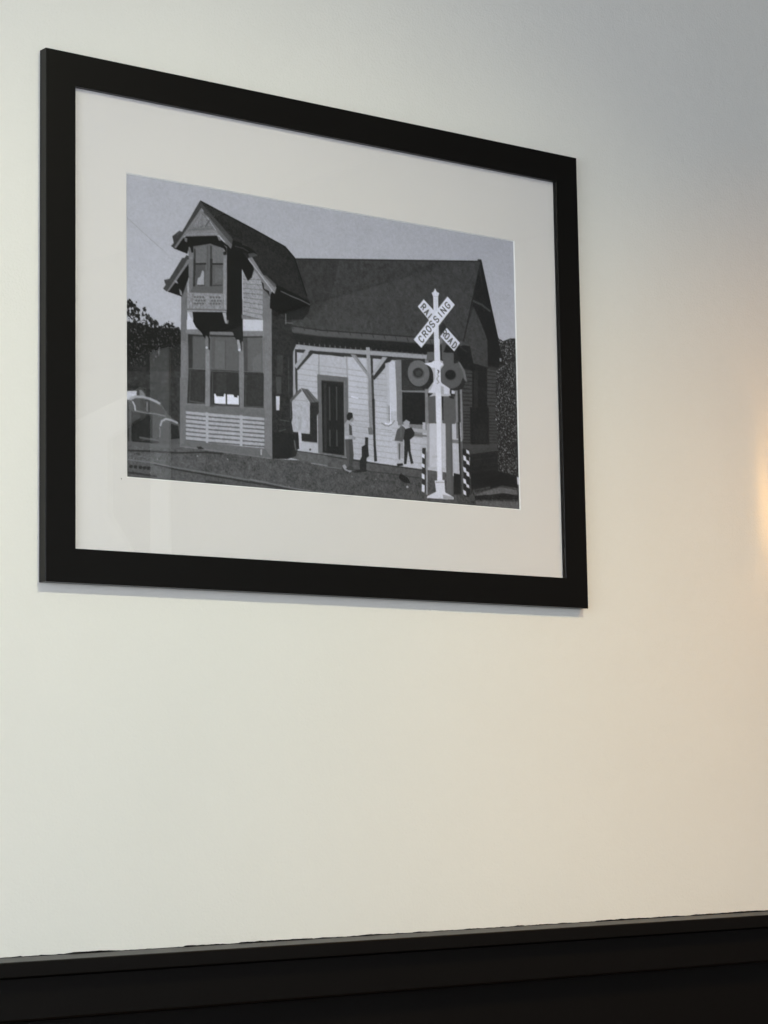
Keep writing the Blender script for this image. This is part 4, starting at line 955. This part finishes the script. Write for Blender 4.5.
('p',22,1.0,[1536,695,1685,713,1852,774,1899,815,1795,836,1554,766]),
('l',66,0.8,16.0,[1591,761,1703,770,1777,799]),
('l',60,0.8,16.0,[1694,724,1759,731]),
('p',128,1.0,[1772,879,1829,856,1990,1056,2183,1182,2152,1268,1794,915]),
('p',92,0.8,[1990,1056,2037,1058,2184,1158,2149,1186]),
('l',160,1.0,12.8,[1780,889,1980,1088,2139,1250]),
('p',84,0.8,[1777,823,1861,804,1917,828,1795,876]),
('p',110,1.0,[1993,1237,2044,1238,2072,1290,2062,1336,2011,1329]),
('p',34,1.0,[1961,1138,1994,1158,2001,1220,2073,1243,2081,1305,2044,1262,1988,1229]),
('p',58,1.0,[1099,283,1125,316,1121,366,743,902,694,879,732,837,712,761,808,683,847,690]),
('p',24,1.0,[901,736,1331,668,1531,802,1472,783,1440,769,1352,758,1293,761,944,854,917,940,728,901,873,752]),
('p',24,1.0,[930,763,1352,705,1469,802,1469,852,1425,808,1235,778,1002,840,1001,914,972,918]),
('p',120,1.0,[1121,382,1347,644,887,722]),
('p',130,0.8,[1121,432,1236,565,974,611]),
('n',10,8,[1121,382,1347,644,887,722]),
('l',78,1.0,14.1,[1103,418,1040,506,943,635]),
('l',84,1.0,12.8,[1230,500,1172,581]),
('l',100,1.0,10.3,[1134,580,1105,596]),
('l',112,0.5,17.9,[989,600,1077,469]),
('l',105,0.7,11.5,[931,654,1280,593]),
('l',112,0.4,11.5,[1128,419,1120,588]),
('p',128,1.0,[887,685,1348,599,1373,660,861,738]),
('l',145,0.6,9.0,[873,719,1368,641]),
('p',124,1.0,[1118,366,1133,394,881,733,760,899,734,891]),
('p',66,1.0,[1122,313,1165,345,1559,677,1544,767,1121,370]),
('p',112,1.0,[1121,366,1179,427,1547,749,1528,802,1362,652]),
('p',74,0.8,[1400,611,1456,601,1530,669,1529,719]),
('l',120,0.6,12.8,[1426,695,1536,781]),
('p',112,1.0,[876,746,919,758,913,805,884,796]),
('p',118,1.0,[1335,670,1373,678,1393,722,1358,725]),
('p',120,1.0,[932,859,961,870,981,942,949,948]),
('p',40,1.0,[1417,859,1469,827,1469,880,1427,890]),
('p',88,0.5,[772,723,808,688,839,694,779,746]),
('p',64,1.0,[848,999,946,986,634,1423,583,1393,619,1345,595,1291,672,1267]),
('p',64,1.0,[907,958,943,971,791,1164,755,1168]),
('p',26,1.0,[931,1050,938,1212,842,1457,646,1422,755,1294]),
('p',122,1.0,[920,1033,943,1041,668,1405,631,1424]),
('p',122,1.0,[917,1006,940,1021,858,1155,833,1158]),
('p',140,1.0,[738,1274,772,1279,794,1311,754,1306]),
('p',134,1.0,[800,1364,837,1394,848,1449,816,1436]),
('p',90,0.5,[619,1292,672,1267,648,1301]),
]

PX0, PZ1 = 0.100, 1.785
CELL = 7.5                                 # grid spacing, tenths of a millimetre
GX, GY = 796, 492
PAPER_SCALE = 1.0
SKY_TINT = 1.0
def inked_picture():
    rs = np.random.RandomState(11)
    yy, xx = np.mgrid[0:GY, 0:GX]
    X = xx * CELL
    Y = yy * CELL
    img = np.full((GY, GX), 170.0)
    SS = 3
    offs = [((i + .5) / SS - .5) * CELL for i in range(SS)]
    def smooth(size):                       # value noise, blobs about `size` tenths of mm x 10 across
        step = max(size, 1.5)
        h, w = int(GY / step) + 3, int(GX / step) + 3
        g = rs.rand(h, w)
        fy, fx = yy / step, xx / step
        iy, ix = fy.astype(int), fx.astype(int)
        ty, tx = fy - iy, fx - ix
        ty = ty * ty * (3 - 2 * ty)
        tx = tx * tx * (3 - 2 * tx)
        return (g[iy, ix] * (1 - tx) + g[iy, ix + 1] * tx) * (1 - ty) + (g[iy + 1, ix] * (1 - tx) + g[iy + 1, ix + 1] * tx) * ty
    def cover(flat):
        p = np.array(flat, float).reshape(-1, 2)
        i0 = max(int(p[:, 0].min() / CELL) - 1, 0); i1 = min(int(p[:, 0].max() / CELL) + 3, GX)
        j0 = max(int(p[:, 1].min() / CELL) - 1, 0); j1 = min(int(p[:, 1].max() / CELL) + 3, GY)
        if i1 <= i0 or j1 <= j0:
            return None
        xs, ys = X[j0:j1, i0:i1], Y[j0:j1, i0:i1]
        acc = np.zeros(xs.shape)
        q = np.roll(p, -1, 0)
        for dy in offs:
            for dx in offs:
                ins = np.zeros(xs.shape, bool)
                ax, ay = xs + dx, ys + dy
                for (x0, y0), (x1, y1) in zip(p, q):
                    if y0 == y1:
                        continue
                    c = (ay >= min(y0, y1)) & (ay < max(y0, y1)) & (ax < x0 + (ay - y0) * (x1 - x0) / (y1 - y0))
                    ins ^= c
                acc += ins
        return slice(j0, j1), slice(i0, i1), acc / (SS * SS)
    def put(flat, grey, a=1.0):
        c = cover(flat)
        if c is None:
            return
        sj, si, m = c
        m = m * a
        g = grey[sj, si] if isinstance(grey, np.ndarray) else grey
        img[sj, si] = img[sj, si] * (1 - m) + g * m
    for op in PRINT_OPS:
        k = op[0]
        if k == 'p':
            put(op[3], op[1], op[2])
        elif k == 'l':
            w = op[3] / 2
            p = np.array(op[4], float).reshape(-1, 2)
            for a, b in zip(p[:-1], p[1:]):
                d = b - a
                L = max(np.hypot(*d), 1e-6)
                d = d / L
                nrm = np.array((-d[1], d[0])) * w
                e = d * w * .5
                put(np.array((a - e + nrm, b + e + nrm, b + e - nrm, a - e - nrm)).ravel(), op[1], op[2])
        elif k == 'g':
            p = np.array(op[4], float).reshape(-1, 2)
            ax = 0 if op[3] == 'x' else 1
            lo, hi = p[:, ax].min(), p[:, ax].max()
            t = np.clip(((X if ax == 0 else Y) - lo) / (hi - lo), 0, 1)
            put(op[4], op[1] + (op[2] - op[1]) * t)
        elif k == 'n':
            n = smooth(op[2] * .28) * .6 + smooth(op[2] * .12) * .4
            put(op[3], np.clip(img + (n - .5) * 2 * op[1], 8, 235))
        elif k == 'f':
            s = op[3] * .22
            n = smooth(s) * .45 + smooth(s * .5) * .35 + smooth(s * .25) * .2
            t = smooth(s * .6) * .5 + smooth(s * .3) * .5
            g = op[1] + (op[2] - op[1]) * np.clip((t - .35) / .5, 0, 1) ** 2
            c = cover(op[5])
            if c is None:
                continue
            sj, si, m = c
            # ragged outline: fewer leaves close to the edge, sky showing between them
            q = m.copy()
            for _ in range(9):
                q = (q + np.roll(q, 1, 0) + np.roll(q, -1, 0) + np.roll(q, 1, 1) + np.roll(q, -1, 1)) / 5
            lim = op[4] + (1 - q) * .28
            m = m * np.clip((n[sj, si] - lim) / .06 + .5, 0, 1)
            img[sj, si] = img[sj, si] * (1 - m) + g[sj, si] * m
    # softness of the old lens, then film grain
    for _ in range(1):
        p = np.pad(img, 1, mode='edge')
        img = (p[1:-1, 1:-1] * 4 + p[:-2, 1:-1] + p[2:, 1:-1] + p[1:-1, :-2] + p[1:-1, 2:]) / 8
    img += (smooth(1.6) - .5) * 10 + (smooth(4) - .5) * 6 + (smooth(20) - .5) * 3
    return np.clip(img, 4, 250)

def ink_to_linear(v):
    v = v / 255.0
    return np.where(v <= 0.04045, v / 12.92, ((v + 0.055) / 1.055) ** 2.4)

tone = inked_picture()
tone = tone - 11.0 * np.exp(-((tone - 112.0) / 26.0) ** 2)      # the mid greys of the print run a little deep
L = np.clip((ink_to_linear(tone) - 0.012) * 1.33, 0.004, 0.95)
t = np.clip(tone / 190.0, 0, 1)
cols = np.ones((GY * GX, 4), np.float32)
cols[:, 0] = (L * (1.00 - .02 * t)).ravel()
cols[:, 1] = (L * (0.985 + .005 * t)).ravel()
cols[:, 2] = (L * (0.99 + .18 * t)).ravel()
me = bpy.data.meshes.new('print')
yy, xx = np.mgrid[0:GY, 0:GX]
co = np.empty((GY * GX, 3), np.float32)
co[:, 0] = (PX0 + xx * CELL * 1e-4).ravel() - PB[0]
co[:, 1] = -.0058
co[:, 2] = (PZ1 - yy * CELL * 1e-4).ravel() - PB[2]
idx = (yy * GX + xx)
quad = np.stack([idx[:-1, :-1], idx[1:, :-1], idx[1:, 1:], idx[:-1, 1:]], -1).reshape(-1, 4)
nq = len(quad)
me.vertices.add(GY * GX)
me.vertices.foreach_set('co', co.ravel())
me.loops.add(nq * 4)
me.loops.foreach_set('vertex_index', quad.ravel().astype(np.int32))
me.polygons.add(nq)
me.polygons.foreach_set('loop_start', np.arange(0, nq * 4, 4, dtype=np.int32))
me.polygons.foreach_set('loop_total', np.full(nq, 4, dtype=np.int32))
me.update(calc_edges=True)
ca = me.color_attributes.new('ink', 'FLOAT_COLOR', 'POINT')
ca.data.foreach_set('color', cols.ravel())
m = mat('black_and_white_photo_paper', (0.5, 0.5, 0.5, 1), 0.55, 0.25)
vc = m.node_tree.nodes.new('ShaderNodeVertexColor')
vc.layer_name = 'ink'
m.node_tree.links.new(vc.outputs['Color'], m.node_tree.nodes['Principled BSDF'].inputs['Base Color'])
me.materials.append(m)
pr = bpy.data.objects.new('print', me)
COL.objects.link(pr)
pr.parent = pic
pr['label'] = 'black-and-white print of a wooden railroad station with a crossing sign'

# ------------------------------------------------------------------ wall sconce just past the picture (its warm light reaches the wall)
SX, SZ = 1.236, 1.484
sc = thing('wall_sconce', 'bronze wall sconce with half-round fabric shade on the white wall beside the picture', 'wall lamp', (SX, 0, SZ))
obj('wall_plate', box(-.016, .016, -.008, 0, -.10, -.062, bevel=.002), M_METAL, sc)
bm = bmesh.new()
bmesh.ops.create_cone(bm, cap_ends=True, segments=20, radius1=.009, radius2=.011, depth=.02, matrix=Matrix.Translation((0, -.060, -.080)))
add_box(bm, -.005, .005, -.060, -.006, -.086, -.076)
obj('lamp_holder', bm, M_METAL, sc)
M_BULB = bpy.data.materials.new('warm_bulb')
M_BULB.use_nodes = True
b = M_BULB.node_tree.nodes['Principled BSDF']
b.inputs['Emission Color'].default_value = (1.0, 0.56, 0.17, 1)
b.inputs['Emission Strength'].default_value = BULB_STRENGTH
bm = bmesh.new()                          # upright tubular bulb with rounded ends
rings = []
for z, rad in ((-.070, .010), (-.062, .0152), (-.050, .016), (-.02, .016), (.012, .016), (.021, .0145), (.027, .010), (.030, .004)):
    rings.append([bm.verts.new((rad * math.cos(2 * math.pi * i / 20), -.060 + rad * math.sin(2 * math.pi * i / 20), z)) for i in range(20)])
for p, q in zip(rings[:-1], rings[1:]):
    for i in range(20):
        bm.faces.new((p[i], p[(i + 1) % 20], q[(i + 1) % 20], q[i]))
bm.faces.new(rings[-1])
bm.faces.new(rings[0][::-1])
obj('bulb', bm, M_BULB, sc, smooth=True)
M_SHADE = bpy.data.materials.new('linen_shade')
M_SHADE.use_nodes = True
nt = M_SHADE.node_tree
tl = nt.nodes.new('ShaderNodeBsdfTranslucent')
tl.inputs['Color'].default_value = (0.55, 0.42, 0.28, 1)
df = nt.nodes.new('ShaderNodeBsdfDiffuse')
df.inputs['Color'].default_value = (0.55, 0.50, 0.42, 1)
mx = nt.nodes.new('ShaderNodeMixShader')
mx.inputs[0].default_value = .5
nt.links.new(df.outputs[0], mx.inputs[1])
nt.links.new(tl.outputs[0], mx.inputs[2])
nt.links.new(mx.outputs[0], nt.nodes['Material Output'].inputs['Surface'])
bm = bmesh.new()
outer, inner = [], []
for k in range(25):
    a = math.pi * k / 24
    for lst, rad in ((outer, .066), (inner, .0645)):
        x, y = rad * math.cos(a), -.020 - rad * math.sin(a)
        lst.append([bm.verts.new((x, y, -.085)), bm.verts.new((x, y, .075))])
for k in range(24):
    bm.faces.new((outer[k][0], outer[k + 1][0], outer[k + 1][1], outer[k][1]))
    bm.faces.new((inner[k][0], inner[k][1], inner[k + 1][1], inner[k + 1][0]))
    for e in (0, 1):
        bm.faces.new((outer[k][e], inner[k][e], inner[k + 1][e], outer[k + 1][e]))
for k in (0, 24):
    bm.faces.new((outer[k][0], outer[k][1], inner[k][1], inner[k][0]))
obj('lamp_shade', bm, M_SHADE, sc)

# ------------------------------------------------------------------ recessed lamp lighting the picture, plus fixtures for the two added fill spots
M_LENS = bpy.data.materials.new('lit_lens')
M_LENS.use_nodes = True
b = M_LENS.node_tree.nodes['Principled BSDF']
b.inputs['Emission Color'].default_value = (1.0, 0.92, 0.78, 1)
b.inputs['Emission Strength'].default_value = 4
seg = 40
for loc, where in zip(LAMPS, ('in front of the picture', 'in front of the wall sconce, added to warm the wall', 'in front of the grey side wall, added to brighten its reflection')):
    dl = thing('key_or_added_downlight', 'small round recessed ceiling downlight in the ceiling ' + where, 'ceiling light', loc)
    dl['group'] = 'recessed downlights'
    bm = bmesh.new()
    rows = []
    for rad, z in ((.062, 0.0), (.062, -.004), (.046, -.006), (.042, -.002), (.042, 0.0)):
        rows.append([bm.verts.new((rad * math.cos(2 * math.pi * i / seg), rad * math.sin(2 * math.pi * i / seg), z)) for i in range(seg)])
    for p, q in zip(rows[:-1], rows[1:]):
        for i in range(seg):
            bm.faces.new((p[i], p[(i + 1) % seg], q[(i + 1) % seg], q[i]))
    obj('trim_ring', bm, M_WHITE, dl, smooth=True)
    bm = bmesh.new()
    bmesh.ops.create_cone(bm, cap_ends=True, segments=seg, radius1=.041, radius2=.041, depth=.002, matrix=Matrix.Translation((0, 0, -.0012)))
    obj('lens', bm, M_LENS, dl)
